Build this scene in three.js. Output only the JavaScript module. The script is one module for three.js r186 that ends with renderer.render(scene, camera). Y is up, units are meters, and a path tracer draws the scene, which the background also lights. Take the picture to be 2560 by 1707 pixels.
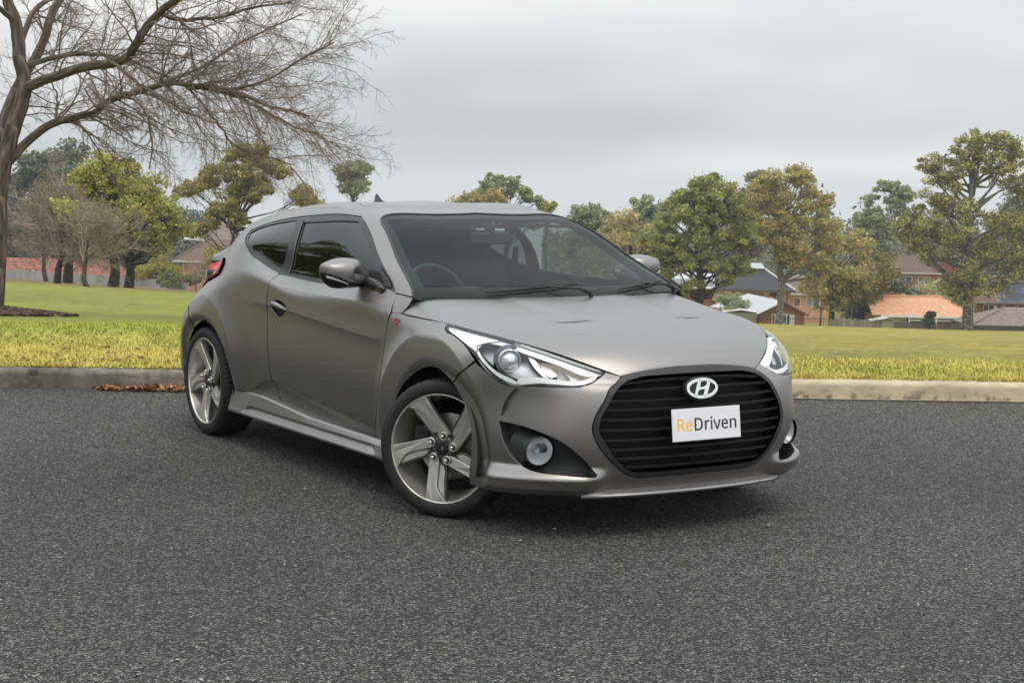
import * as THREE from 'three';
import { mergeGeometries } from 'three/addons/utils/BufferGeometryUtils.js';
import { RoundedBoxGeometry } from 'three/addons/geometries/RoundedBoxGeometry.js';
import { TextGeometry } from 'three/addons/geometries/TextGeometry.js';
import { FontLoader } from 'three/addons/loaders/FontLoader.js';

// ---------------------------------------------------------------- camera, sky, sun, exposure
const scene = new THREE.Scene();
const camera = new THREE.PerspectiveCamera(22.3265, 1024 / 682, 0.05, 2000);
camera.position.set(-4.669, 1.5603, 8.0067);
camera.rotation.set(-0.09884, -0.56279, 0.02, 'YXZ');
camera.updateMatrixWorld(true);
const renderer = new THREE.WebGLRenderer({ antialias: true });
renderer.toneMapping = THREE.LinearToneMapping;
renderer.toneMappingExposure = 1.40;
renderer.shadowMap.enabled = true;

let seed = 7;
const rnd = () => { seed = (seed + 0x6D2B79F5) | 0; let t = Math.imul(seed ^ (seed >>> 15), 1 | seed); t = (t + Math.imul(t ^ (t >>> 7), 61 | t)) ^ t; return ((t ^ (t >>> 14)) >>> 0) / 4294967296; };
const rr = (a, b) => a + (b - a) * rnd();
const clamp = (x, a, b) => Math.min(b, Math.max(a, x));
const lerp = (a, b, t) => a + (b - a) * t;
const sst = (a, b, x) => { const t = clamp((x - a) / (b - a), 0, 1); return t * t * (3 - 2 * t); };
// lattice noise, periodic when a period is given
function hash2(i, j, s) { let h = Math.imul(i, 374761393) + Math.imul(j, 668265263) + Math.imul(s, 1274126177); h = Math.imul(h ^ (h >>> 13), 1103515245); return ((h ^ (h >>> 16)) >>> 0) / 4294967296; }
function vnoise(x, y, s = 0, p = 0) {
  const i = Math.floor(x), j = Math.floor(y), fx = x - i, fy = y - j, u = fx * fx * (3 - 2 * fx), v = fy * fy * (3 - 2 * fy);
  const w = (a) => p ? ((a % p) + p) % p : a;
  const a = hash2(w(i), w(j), s), b = hash2(w(i + 1), w(j), s), c = hash2(w(i), w(j + 1), s), d = hash2(w(i + 1), w(j + 1), s);
  return (a + (b - a) * u) * (1 - v) + (c + (d - c) * u) * v;
}
const fbm = (x, y, s = 0, o = 5, p = 0) => { let t = 0, a = 0.5, q = p; for (let k = 0; k < o; k++) { t += a * vnoise(x, y, s + k * 17, q); x *= 2; y *= 2; q *= 2; a *= 0.5; } return t / (1 - Math.pow(0.5, o)); };

// overcast sky: stretched cloud layers, a computed equirectangular texture
{
  const W = 1024, H = 512, d = new Float32Array(W * H * 4);
  for (let j = 0; j < H; j++) {
    const el = (j + 0.5) / H * Math.PI - Math.PI / 2;                  // row 0 is straight down
    for (let i = 0; i < W; i++) {
      const az = (i + 0.5) / W * Math.PI * 2;
      const up = Math.max(Math.sin(el), -0.02), R = 1 / (up + 0.15), cx = Math.cos(az) * R * Math.cos(el), cz = Math.sin(az) * R * Math.cos(el);
      const n1 = fbm(60 + cx * 0.62, 60 + cz * 0.62, 3, 5), n2 = fbm(90 + cx * 0.20, 90 + cz * 0.20, 11, 3), n3 = fbm(30 + cx * 2.2, 30 + cz * 2.2, 23, 4);
      let c = SKYBASE(el) * (1 + 0.80 * (n1 - 0.5) + 0.45 * (n2 - 0.5) + 0.10 * (n3 - 0.5));
      const blue = sst(0.60, 0.38, n1);                                 // bluer grey where the cloud base is thicker
      const k = (j * W + i) * 4;
      d[k] = c * lerp(0.995, 0.945, blue); d[k + 1] = c * lerp(1.005, 0.995, blue); d[k + 2] = c * lerp(1.0, 1.03, blue); d[k + 3] = 1;
    }
  }
  function SKYBASE(el) { return 0.52 * (1 + 1.9 * Math.max(0, Math.sin(el))); }
  const t = new THREE.DataTexture(d, W, H, THREE.RGBAFormat, THREE.FloatType);
  t.mapping = THREE.EquirectangularReflectionMapping; t.magFilter = THREE.LinearFilter; t.minFilter = THREE.LinearFilter; t.wrapS = THREE.RepeatWrapping; t.needsUpdate = true;
  scene.background = t; scene.environment = t;
}
const sun = new THREE.DirectionalLight(0xfff3e2, 0.95);
sun.position.set(-2, 30, 14); sun.target.position.set(0, 0, 0);
sun.castShadow = true; sun.shadow.radius = 60; sun.shadow.mapSize.set(2048, 2048);
Object.assign(sun.shadow.camera, { left: -30, right: 30, top: 30, bottom: -30, near: 1, far: 120 });
scene.add(sun, sun.target);

// ---------------------------------------------------------------- helpers
const V = (x, y, z) => new THREE.Vector3(x, y, z);
const taken = {};
const numbered = (n) => { const k = taken[n] = (taken[n] ?? -1) + 1; return k ? n + '_' + String(k).padStart(3, '0') : n; };
function shade(o) { o.traverse((m) => { if (m.isMesh) { m.castShadow = true; m.receiveShadow = true; } }); return o; }
function thing(name, label, category, pos = [0, 0, 0], turn = 0, group) {
  const o = new THREE.Group(); o.name = numbered(name); o.position.set(...pos); o.rotation.y = turn; o.userData = { label, category };
  if (group) o.userData.group = group;
  scene.add(o); return o;
}
function part(name, geo, mat, parent) { const m = new THREE.Mesh(Array.isArray(geo) ? merge(geo) : geo, mat); m.name = name; m.castShadow = m.receiveShadow = true; parent.add(m); return m; }
function struct(name, geo, mat) { const m = part(name, geo, mat, scene); m.userData = { kind: 'structure' }; return m; }
function merge(list) {
  list = list.map((g) => { const q = g.index ? g.toNonIndexed() : g; for (const k of Object.keys(q.attributes)) if (!['position', 'normal', 'uv'].includes(k)) q.deleteAttribute(k); if (!q.attributes.uv) q.setAttribute('uv', new THREE.BufferAttribute(new Float32Array(q.attributes.position.count * 2), 2)); return q; });
  return mergeGeometries(list, false);
}
const lin = (r, g, b) => new THREE.Color().setRGB(r, g, b);
const std = (c, roughness = 0.7, metalness = 0, extra = {}) => new THREE.MeshStandardMaterial({ color: c, roughness, metalness, ...extra });
const phys = (o) => new THREE.MeshPhysicalMaterial(o);
function mesh3(pos, nor, uv, idx) {
  const g = new THREE.BufferGeometry(); g.setAttribute('position', new THREE.Float32BufferAttribute(pos, 3));
  if (nor) g.setAttribute('normal', new THREE.Float32BufferAttribute(nor, 3));
  g.setAttribute('uv', new THREE.Float32BufferAttribute(uv ?? new Array(pos.length / 3 * 2).fill(0), 2));
  if (idx) g.setIndex(idx); if (!nor) g.computeVertexNormals(); return g;
}
function box(w, h, d, x, y, z, ry = 0, r = 0) { const g = r ? new RoundedBoxGeometry(w, h, d, 2, r) : new THREE.BoxGeometry(w, h, d); if (ry) g.rotateY(ry); return g.translate(x, y, z); }
function tube(pts, r, n = 8, seg) { const c = new THREE.CatmullRomCurve3(pts.map((p) => p.isVector3 ? p : V(...p))); return new THREE.TubeGeometry(c, seg ?? pts.length * 5, r, n, false); }
function mirrorX(g) {
  const q = g.clone(), p = q.attributes.position, n = q.attributes.normal;
  for (let i = 0; i < p.count; i++) { p.setX(i, -p.getX(i)); n.setX(i, -n.getX(i)); }
  const swap = (a) => { for (let i = 0; i < a.length; i += 3) { const t = a[i]; a[i] = a[i + 1]; a[i + 1] = t; } };
  if (q.index) { const a = Array.from(q.index.array); swap(a); q.setIndex(a); }
  else for (const at of Object.values(q.attributes)) for (let i = 0; i < at.count; i += 3) for (let k = 0; k < at.itemSize; k++) { const t = at.array[i * at.itemSize + k]; at.array[i * at.itemSize + k] = at.array[(i + 1) * at.itemSize + k]; at.array[(i + 1) * at.itemSize + k] = t; }
  return q;
}
// a tube whose radius changes along the points (branches, trunks)
function taper(pts, rad, n = 6, out = null) {
  const pos = [], nor = [], idx = [], uv = []; const P = pts; let up = V(0.3, 0.2, 0.9).normalize(); let len = 0;
  for (let i = 0; i < P.length; i++) {
    const t = P[Math.min(i + 1, P.length - 1)].clone().sub(P[Math.max(i - 1, 0)]).normalize();
    const a = up.clone().addScaledVector(t, -up.dot(t)); if (a.lengthSq() < 1e-4) a.set(1, 0, 0).addScaledVector(t, -t.x); a.normalize(); up = a; const b = t.clone().cross(a);
    if (i) len += P[i].distanceTo(P[i - 1]);
    for (let k = 0; k <= n; k++) { const f = k / n * Math.PI * 2, c = Math.cos(f), s = Math.sin(f); const nx = a.x * c + b.x * s, ny = a.y * c + b.y * s, nz = a.z * c + b.z * s; pos.push(P[i].x + nx * rad[i], P[i].y + ny * rad[i], P[i].z + nz * rad[i]); nor.push(nx, ny, nz); uv.push(k / n, len); }
    if (i) for (let k = 0; k < n; k++) { const q = (i - 1) * (n + 1) + k, w = q + n + 1; idx.push(q, q + 1, w, q + 1, w + 1, w); }
  }
  return mesh3(pos, nor, uv, idx);
}
// a world position from a place in the photograph (2560 x 1707) and a depth: used to measure where things stand
function at(px, py, depth) {
  const f = 853.5 / Math.tan(THREE.MathUtils.degToRad(22.3265 / 2));
  return V((px - 1280) / f * depth, -(py - 853.5) / f * depth, -depth).applyMatrix4(camera.matrixWorld);
}

// ---------------------------------------------------------------- ground
// a runs along the kerb, q across it (away from the camera)
const KA = [0.8675, 0.4975], KN = [0.4975, -0.8675], K0 = [0, -3.08];
const onKerb = (a, q) => [K0[0] + a * KA[0] + q * KN[0], K0[1] + a * KA[1] + q * KN[1]];
const toKerb = (x, z) => { const dx = x - K0[0], dz = z - K0[1]; return [dx * KA[0] + dz * KA[1], dx * KN[0] + dz * KN[1]]; };
function landAQ(a, q) {
  if (q < 0.02) return -0.06;
  if (q < 0.14) return -0.02;
  const L = a - 1.466 - 0.04 * q, f = q - 0.14;
  let h = 0.125 - 0.079 * (f - 2.5 * (1 - Math.exp(-f / 2.5))) - 0.045 * (L > 0 ? 33 * Math.tanh(L / 33) : Math.max(L, -170)) * sst(0, 45, f);
  h += 0.05 * (fbm(a * 0.18 + 50, q * 0.18 + 50, 5, 3) - 0.5) * sst(0, 3, f) + 0.5 * (fbm(a * 0.02 + 9, q * 0.02 + 9, 6, 3) - 0.5) * sst(20, 80, f);
  h += 6 * sst(260, 420, q);
  return h;
}
const land = (x, z) => landAQ(...toKerb(x, z));
const canvasTex = (w, h, f, srgb = true) => { const d = new Uint8Array(w * h * 4); for (let j = 0; j < h; j++) for (let i = 0; i < w; i++) { const c = f(i, j), k = (j * w + i) * 4; d[k] = c[0]; d[k + 1] = c[1]; d[k + 2] = c[2]; d[k + 3] = 255; } const t = new THREE.DataTexture(d, w, h); t.wrapS = t.wrapT = THREE.RepeatWrapping; t.magFilter = THREE.LinearFilter; t.minFilter = THREE.LinearMipmapLinearFilter; t.generateMipmaps = true; if (srgb) t.colorSpace = THREE.SRGBColorSpace; t.needsUpdate = true; return t; };
{
  // coarse chip seal: every stone has its own tone and height
  const N = 2048, cells = 310, cs = N / cells, jx = new Float32Array(cells * cells), jy = new Float32Array(cells * cells), tone = new Float32Array(cells * cells), hgt = new Float32Array(cells * cells), hue = new Float32Array(cells * cells);
  for (let i = 0; i < cells * cells; i++) { jx[i] = rnd(); jy[i] = rnd(); const r = rnd(); tone[i] = r < 0.010 ? rr(0.46, 0.60) : r < 0.34 ? rr(0.32, 0.45) : rr(0.13, 0.29); hgt[i] = rr(0.35, 1); hue[i] = rr(-1, 1); }
  const col = new Uint8Array(N * N * 4), bmp = new Uint8Array(N * N * 4);
  for (let y = 0; y < N; y++) for (let x = 0; x < N; x++) {
    const gx = x / cs, gy = y / cs, ci = Math.floor(gx), cj = Math.floor(gy); let d1 = 9, d2 = 9, id = 0;
    for (let b = -1; b <= 1; b++) for (let a = -1; a <= 1; a++) { const ii = (ci + a + cells) % cells, jj = (cj + b + cells) % cells, k = jj * cells + ii, dx = ci + a + jx[k] - gx, dy = cj + b + jy[k] - gy, d = dx * dx + dy * dy; if (d < d1) { d2 = d1; d1 = d; id = k; } else if (d < d2) d2 = d; }
    const e = Math.sqrt(d2) - Math.sqrt(d1), s = sst(0.02, 0.22, e), n = hash2(x, y, 4) * 0.12 - 0.06, t = clamp((tone[id] + n) * (0.15 + 0.85 * s) * 1.18, 0, 1) * 255, k = (y * N + x) * 4;
    col[k] = t * (1.01 + 0.03 * hue[id]); col[k + 1] = t; col[k + 2] = t * (0.985 - 0.03 * hue[id]); col[k + 3] = 255; const b = 255 * (0.1 + 0.9 * s * hgt[id] * (1 - 0.35 * Math.sqrt(d1))); bmp[k] = bmp[k + 1] = bmp[k + 2] = b; bmp[k + 3] = 255;
  }
  const mk = (d, srgb) => { const t = new THREE.DataTexture(d, N, N); t.wrapS = t.wrapT = THREE.RepeatWrapping; t.magFilter = THREE.LinearFilter; t.minFilter = THREE.LinearMipmapLinearFilter; t.generateMipmaps = true; if (srgb) t.colorSpace = THREE.SRGBColorSpace; t.needsUpdate = true; return t; };
  const tarMat = std(0xffffff, 0.95, 0, { map: mk(col, true), bumpMap: mk(bmp, false), bumpScale: 0.0075, vertexColors: true });
  const pos = [], uv = [], clr = [], idx = [], na = 150, nq = 120, A = (i) => Math.sign(i / na - 0.5) * Math.pow(Math.abs(i / na - 0.5) * 2, 1.8) * 70, Q = (j) => 0.06 - Math.pow(j / nq, 1.7) * 60;
  for (let i = 0; i <= na; i++) for (let j = 0; j <= nq; j++) { const a = A(i), q = Q(j), [x, z] = onKerb(a, q), w = fbm(x * 0.5 + 40, z * 0.5 + 40, 8, 4), v = 0.56 + 0.82 * w, wd = sst(0.7, 0.0, -q) * sst(0.35, 0.65, fbm(x * 2 + 9, z * 2 + 9, 3, 3)); pos.push(x, 0.004 * (fbm(x + 20, z + 20, 2, 3) - 0.5), z); uv.push(x / 3, z / 3); clr.push(v * (1 + 0.10 * wd), v * (1 + 0.07 * wd), v * (1 + 0.0 * wd)); }
  for (let i = 0; i < na; i++) for (let j = 0; j < nq; j++) { const p = i * (nq + 1) + j, r = p + nq + 1; idx.push(p, p + 1, r, p + 1, r + 1, r); }
  const g = mesh3(pos, null, uv, idx); g.setAttribute('color', new THREE.Float32BufferAttribute(clr, 3)); struct('car_park', g, tarMat);
  // loose pale chips lying on the seal
  const stone = new THREE.IcosahedronGeometry(1, 0); { const p = stone.attributes.position; for (let i = 0; i < p.count; i++) { const k = 0.75 + 0.5 * hash2(Math.round(p.getX(i) * 50), Math.round(p.getY(i) * 50 + p.getZ(i) * 90), 2); p.setXYZ(i, p.getX(i) * k * 1.3, p.getY(i) * k * 0.55, p.getZ(i) * k); } stone.computeVertexNormals(); }
  const M = new THREE.InstancedMesh(stone, std(0xffffff, 0.8), 5200), m4 = new THREE.Matrix4(), qn = new THREE.Quaternion(), c = new THREE.Color();
  const lines = [[[-0.9, 5.4], [1.6, 5.0]], [[0.2, 4.0], [2.7, 3.6]], [[-3.9, 2.4], [-2.2, 3.6]]];
  for (let i = 0; i < 5200; i++) {
    let x, z; if (i < 380) { const L = lines[i % 3], t = rnd(); x = lerp(L[0][0], L[1][0], t) + (rnd() + rnd() - 1) * 0.10; z = lerp(L[0][1], L[1][1], t) + (rnd() + rnd() - 1) * 0.10; } else { [x, z] = onKerb(rr(-9, 9), -Math.pow(rnd(), 0.8) * 11); }
    const s = i < 380 ? rr(0.0025, 0.006) : rr(0.0025, rnd() < 0.03 ? 0.011 : 0.005); qn.setFromEuler(new THREE.Euler(rr(-0.3, 0.3), rr(0, 6.28), rr(-0.3, 0.3))); m4.compose(V(x, 0.003 + s * 0.3, z), qn, V(s, s, s)); M.setMatrixAt(i, m4);
    const t = rnd() < 0.15 ? rr(0.25, 0.5) : rr(0.08, 0.22); c.setRGB(t, t * 0.98, t * 0.93); M.setColorAt(i, c);
  }
  M.name = 'loose_gravel'; M.userData = { label: 'loose pale stone chips scattered over the dark asphalt', category: 'gravel', kind: 'stuff' }; M.castShadow = M.receiveShadow = true; scene.add(M);
}
// lawn and land beyond
{
  const tex = canvasTex(1024, 1024, (i, j) => { const x = i / 1024 * 32, y = j / 1024 * 32, f = fbm(x * 4, y * 4, 31, 4, 128), g = fbm(x * 0.5, y * 0.5, 7, 4, 16), e = hash2(i, j, 9), m = clamp(0.50 + (f - 0.5) * 1.0 + (g - 0.5) * 0.6 + (e - 0.5) * 0.35, 0, 1); const s = clamp((fbm(x * 2 + 5, y * 2 + 5, 15, 4, 64) - 0.42) * 3, 0, 1); return [255 * lerp(0.50, 0.92, m) * lerp(1, 1.06, s), 255 * lerp(0.54, 0.92, m), 255 * lerp(0.36, 0.74, m) * lerp(1, 1.15, s)]; });
  const mat = std(0xffffff, 0.95, 0, { map: tex, vertexColors: true });
  const pos = [], uv = [], clr = [], idx = [], as = [], qs = [];
  for (let i = 0; i <= 160; i++) { const t = i / 80 - 1; as.push(1.5 + Math.sign(t) * (Math.abs(t) * 12 + Math.pow(Math.abs(t), 3.2) * 420)); }
  qs.push(-420, -200, -100, -62, -20, -2, 0.0, 0.03, 0.1, 0.139, 0.141); for (let j = 1; j <= 170; j++) { const t = j / 170; qs.push(0.14 + t * 14 + Math.pow(t, 3) * 520); }
  for (const a of as) for (const q of qs) {
    const [x, z] = onKerb(a, q), y = q < -62 ? -0.06 + 0.0 : landAQ(a, q); pos.push(x, y, z); uv.push(x / 6.3, z / 6.3);
    const L = a - 1.466 - 0.04 * q, left = sst(0.6, -2.5, L / (1 + 0.06 * Math.max(q, 0))), n = fbm(a * 0.25 + 70, q * 0.25 + 70, 12, 4), n2 = fbm(a * 0.05 + 30, q * 0.05 + 30, 13, 4), dry = clamp(sst(4.4, 1.0, q + (n - 0.5) * 4), 0, 1), D = q + 12;
    const mixc = (p, r, t) => p.map((v, k) => lerp(v, r[k], t));
    const green = [0.34, 0.36, 0.035], straw = [0.60, 0.47, 0.10], olive = [0.46, 0.385, 0.08], litter = [0.30, 0.21, 0.09];
    let c = mixc(olive, mixc(green, straw, clamp(dry * 0.9 + (n - 0.5) * 0.3, 0, 1)), left);
    c = mixc(c, litter, left * sst(0.5, 0.75, n2 * 0.6 + sst(45, 95, D + L * 0.35 + (n - 0.5) * 30) * 0.62));
    c = mixc(c, straw, (1 - left) * clamp((n - 0.42) * 2.0, 0, 0.55)); c = mixc(c, [0.2, 0.24, 0.04], (1 - left) * sst(5, 0.3, q) * 0.55);
    clr.push(...c.map((v) => v * (0.9 + 0.3 * n)));
  }
  const nq = qs.length; for (let i = 0; i < as.length - 1; i++) for (let j = 0; j < nq - 1; j++) { const p = i * nq + j, r = p + nq; idx.push(p, r, p + 1, r, r + 1, p + 1); }
  const g = mesh3(pos, null, uv, idx); { const n = g.attributes.normal; if (n.getY(2000) < 0) { const a = g.index.array; for (let i = 0; i < a.length; i += 3) { const t = a[i]; a[i] = a[i + 1]; a[i + 1] = t; } g.computeVertexNormals(); } }
  g.setAttribute('color', new THREE.Float32BufferAttribute(clr, 3)); struct('lawn_ground', g, mat);
  // grass blades on the strip behind the kerb
  const bl = []; for (let k = 0; k < 5; k++) { const a = k * 2.4 + 0.4, w = 0.0035, h = 0.7 + 0.3 * ((k * 37) % 5) / 4, o = 0.022, dx = Math.cos(a), dz = Math.sin(a), bx = dx * o * 0.6, bz = dz * o * 0.6; const t = 0.35; bl.push(mesh3([bx - dz * w, 0, bz + dx * w, bx + dz * w, 0, bz - dx * w, bx + dx * 0.012 - dz * w * 0.8, h * 0.55, bz + dz * 0.012 + dx * w * 0.8, bx + dx * 0.012 + dz * w * 0.8, h * 0.55, bz + dz * 0.012 - dx * w * 0.8, bx + dx * 0.03, h, bz + dz * 0.03], null, null, [0, 1, 2, 2, 1, 3, 2, 3, 4])); }
  const tuft = merge(bl), NB = 62000, M = new THREE.InstancedMesh(tuft, std(0xffffff, 0.8), NB), m4 = new THREE.Matrix4(), qn = new THREE.Quaternion(), c = new THREE.Color();
  for (let i = 0; i < NB; i++) {
    const near = i < NB * 0.5, a = near ? rr(-8, 11.5) : rr(-8, 1.5), q = near ? 0.12 + Math.pow(rnd(), 1.4) * (1.3 + 0.5 * rnd()) : 0.12 + Math.pow(rnd(), 1.6) * 7.5, [x, z] = onKerb(a, q), left = a < 1.5, n = fbm(a * 1.4 + 70, q * 1.4 + 70, 12, 3), h = (left ? rr(0.010, 0.026) : rr(0.014, 0.036)) * (q < 0.25 ? 1.2 : 1) * (n > 0.55 ? 1.25 : 0.9);
    qn.setFromEuler(new THREE.Euler(rr(-0.5, 0.5), rr(0, 6.28), rr(-0.5, 0.5))); const w = rr(0.8, 1.5); m4.compose(V(x, landAQ(a, Math.max(q, 0.142)) - 0.004, z), qn, V(w, h, w)); M.setMatrixAt(i, m4);
    const dry = left ? clamp(0.75 - q * 0.16 + (n - 0.5) * 1.2, 0.05, 1) : clamp(0.5 + (n - 0.5) * 1.4, 0.1, 0.9), k = rr(0.75, 1.2); c.setRGB(lerp(0.33, 0.64, dry) * k, lerp(0.36, 0.52, dry) * k, lerp(0.05, 0.15, dry) * k); M.setColorAt(i, c);
  }
  M.name = 'lawn_grass'; M.userData = { label: 'short patchy green and straw coloured grass behind the kerb', category: 'grass', kind: 'stuff' }; M.castShadow = M.receiveShadow = true; scene.add(M);
}
// kerb: cast lengths with a rounded front edge, stained concrete
{
  const stain = canvasTex(1024, 256, (i, j) => { const x = i / 1024 * 24, y = j / 256; const f = fbm(x * 3, y * 14, 3, 5, 0), drip = fbm(x * 2.2 + 3, y * 1.1, 9, 4, 0), sp = hash2(i, j, 3); const d = clamp((drip - 0.40) * 3.0, 0, 1) * clamp((f - 0.25) * 2.2, 0, 1); const v = 0.47 + (f - 0.5) * 0.26 + (sp - 0.5) * 0.08 - d * 0.32; return [255 * clamp(v * 1.0, 0, 1), 255 * clamp(v * 0.955, 0, 1), 255 * clamp(v * 0.86, 0, 1)]; });
  const clean = canvasTex(1024, 256, (i, j) => { const x = i / 1024 * 24, y = j / 256; const f = fbm(x * 3 + 50, y * 10 + 9, 13, 5, 0), sp = hash2(i, j, 5), g = fbm(x * 1.1 + 7, y * 2, 19, 3), dirt = sst(0.48, 0.7, fbm(x * 6, y * 6, 29, 4)) * sst(0.40, 0.12, y + 0.2 * (f - 0.5)); const v = 0.70 + (f - 0.5) * 0.16 + (sp - 0.5) * 0.06 + (g - 0.5) * 0.14 - dirt * 0.25; return [255 * clamp(v, 0, 1), 255 * clamp(v * 0.925, 0, 1), 255 * clamp(v * 0.79, 0, 1)]; });
  const mats = [std(0xffffff, 0.9, 0, { map: stain }), std(0xffffff, 0.9, 0, { map: clean })];
  const kerb = new THREE.Group(); kerb.name = 'kerb'; kerb.userData = { kind: 'structure' }; scene.add(kerb);
  const prof = [[0.0, -0.03], [0.002, 0.02], [0.010, 0.095], [0.018, 0.112], [0.032, 0.124], [0.05, 0.129], [0.13, 0.134], [0.148, 0.132], [0.152, 0.12], [0.152, -0.02]];
  const lens = [[-42, -22], [-22, -12], [-12, -7.2], [-7.2, -1.215 - 0.36], [-1.568, 0.9], [0.908, 3.4], [3.408, 9.5], [9.508, 20], [20.01, 42]];
  for (const [a0, a1] of lens) {
    const pos = [], uv = [], idx = [], n = Math.max(2, Math.round((a1 - a0) * 8)), m = prof.length; let s = 0; const ps = prof.map((p, i) => (s += i ? Math.hypot(p[0] - prof[i - 1][0], p[1] - prof[i - 1][1]) : 0));
    for (let i = 0; i <= n; i++) for (let j = 0; j < m; j++) { const a = lerp(a0, a1, i / n), w = (fbm(a * 4 + 30, j * 0.7 + 30, 4, 3) - 0.5) * 0.006, [x, z] = onKerb(a, prof[j][0] + w); pos.push(x, prof[j][1] + (j > 1 && j < 8 ? w : 0), z); uv.push(a / 6, ps[j] * 3.4); }
    for (let i = 0; i < n; i++) for (let j = 0; j < m - 1; j++) { const p = i * m + j, r = p + m; idx.push(p, r, p + 1, r, r + 1, p + 1); }
    part('kerb_stone', mesh3(pos, null, uv, idx), mats[a0 < 0.5 ? 0 : 1], kerb);
  }
  // thin pale gutter edge along the right lengths
  const gp = [], gi = [], gu = []; for (let i = 0; i <= 80; i++) { const a = lerp(0.9, 20, i / 80), w = 0.018 + 0.012 * fbm(a * 3, 4, 3, 3); for (const q of [0.01, -w]) { const [x, z] = onKerb(a, q); gp.push(x, 0.008, z); gu.push(a, q); } if (i) { const k = (i - 1) * 2; gi.push(k, k + 2, k + 1, k + 1, k + 2, k + 3); } }
  part('gutter_edge', mesh3(gp, null, gu, gi), std(lin(0.46, 0.38, 0.31), 0.9), kerb);
}
// leaf litter
const leafShape = (s, curl) => mesh3([-0.5, 0, 0, -0.15, curl, 0.24, 0.2, curl * 0.9, 0.2, 0.55, 0.1 * curl, 0, 0.2, curl * 0.6, -0.2, -0.15, curl * 0.7, -0.24, 0, -0.02, 0].map((v) => v * s), null, null, [0, 1, 6, 1, 2, 6, 2, 3, 6, 3, 4, 6, 4, 5, 6, 5, 0, 6]);
{
  const heap = [], c3 = []; const spots = [];
  for (let i = 0; i < 360; i++) { const t = rr(-1, 1), a = -0.46 + t * 0.44 + rr(-0.02, 0.02), w = Math.sqrt(Math.max(0, 1 - t * t)); const q = -rr(0.0, 0.13) * (0.35 + 0.65 * w) - 0.005; spots.push([a, q, rr(0, 0.022) * w, 0.045]); }
  for (const [a, q, y, s] of spots) { const [x, z] = onKerb(a, q); const g = leafShape(s * rr(0.55, 1.15), rr(0.1, 0.55)); g.rotateX(rr(-0.6, 0.6)); g.rotateZ(rr(-0.5, 0.5)); g.rotateY(rr(0, 6.28)); g.translate(x, 0.010 + y, z); heap.push(g); const r = rnd(), col = r < 0.45 ? [0.31, 0.14, 0.07] : r < 0.8 ? [0.42, 0.26, 0.14] : [0.17, 0.085, 0.05]; const k = rr(0.8, 1.25); for (let v = 0; v < 18; v++) c3.push(col[0] * k, col[1] * k, col[2] * k); }
  const g = merge(heap); g.setAttribute('color', new THREE.Float32BufferAttribute(c3, 3)); const m = part('leaf_heap', g, std(0xffffff, 0.7, 0, { vertexColors: true }), scene); m.userData = { label: 'heap of dry brown leaves in the gutter against the stained kerb', category: 'leaves', kind: 'stuff' };
  const sc = [], c4 = []; for (let i = 0; i < 420; i++) { const a = rr(-5, 1.2), q = 0.17 + Math.pow(rnd(), 1.6) * 3.2, [x, z] = onKerb(a, q), l = leafShape(rr(0.025, 0.05), rr(0.1, 0.5)); l.rotateX(rr(-0.5, 0.5)); l.rotateY(rr(0, 6.28)); l.translate(x, landAQ(a, q) + rr(0.008, 0.03), z); sc.push(l); const k = rr(0.7, 1.2), col = rnd() < 0.6 ? [0.30, 0.17, 0.075] : [0.42, 0.28, 0.14]; for (let v = 0; v < 18; v++) c4.push(col[0] * k, col[1] * k, col[2] * k); }
  const g2 = merge(sc); g2.setAttribute('color', new THREE.Float32BufferAttribute(c4, 3)); const m2 = part('fallen_leaves', g2, std(0xffffff, 0.7, 0, { vertexColors: true }), scene); m2.userData = { label: 'brown fallen leaves scattered through the straw coloured grass', category: 'leaves', kind: 'stuff' };
}

// ---------------------------------------------------------------- trees
const bark = (r, g, b) => { const t = canvasTex(128, 256, (i, j) => { const v = 150 + 90 * (fbm(i / 128 * 12, j / 256 * 5, 3, 4) - 0.5) * 2; return [v, v, v]; }); return std(lin(r, g, b), 0.95, 0, { map: t, bumpMap: t, bumpScale: 0.01 }); };
const barkGrey = bark(0.36, 0.29, 0.235), barkDark = bark(0.13, 0.105, 0.085), barkPale = bark(0.62, 0.58, 0.53), barkTwig = std(lin(0.20, 0.155, 0.13), 0.9), barkTwigPale = std(lin(0.36, 0.29, 0.235), 0.9);
const leafMat = phys({ color: 0xffffff, roughness: 0.9, transmission: 0.5, thickness: 0, vertexColors: true, side: THREE.DoubleSide });
const ground = (px, D) => { const p = at(px, 900, D); p.y = land(p.x, p.z); return p; };
const heightAt = (px, py, D) => at(px, py, D).y - ground(px, D).y;     // from the ground to a height measured in the photograph
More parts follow.
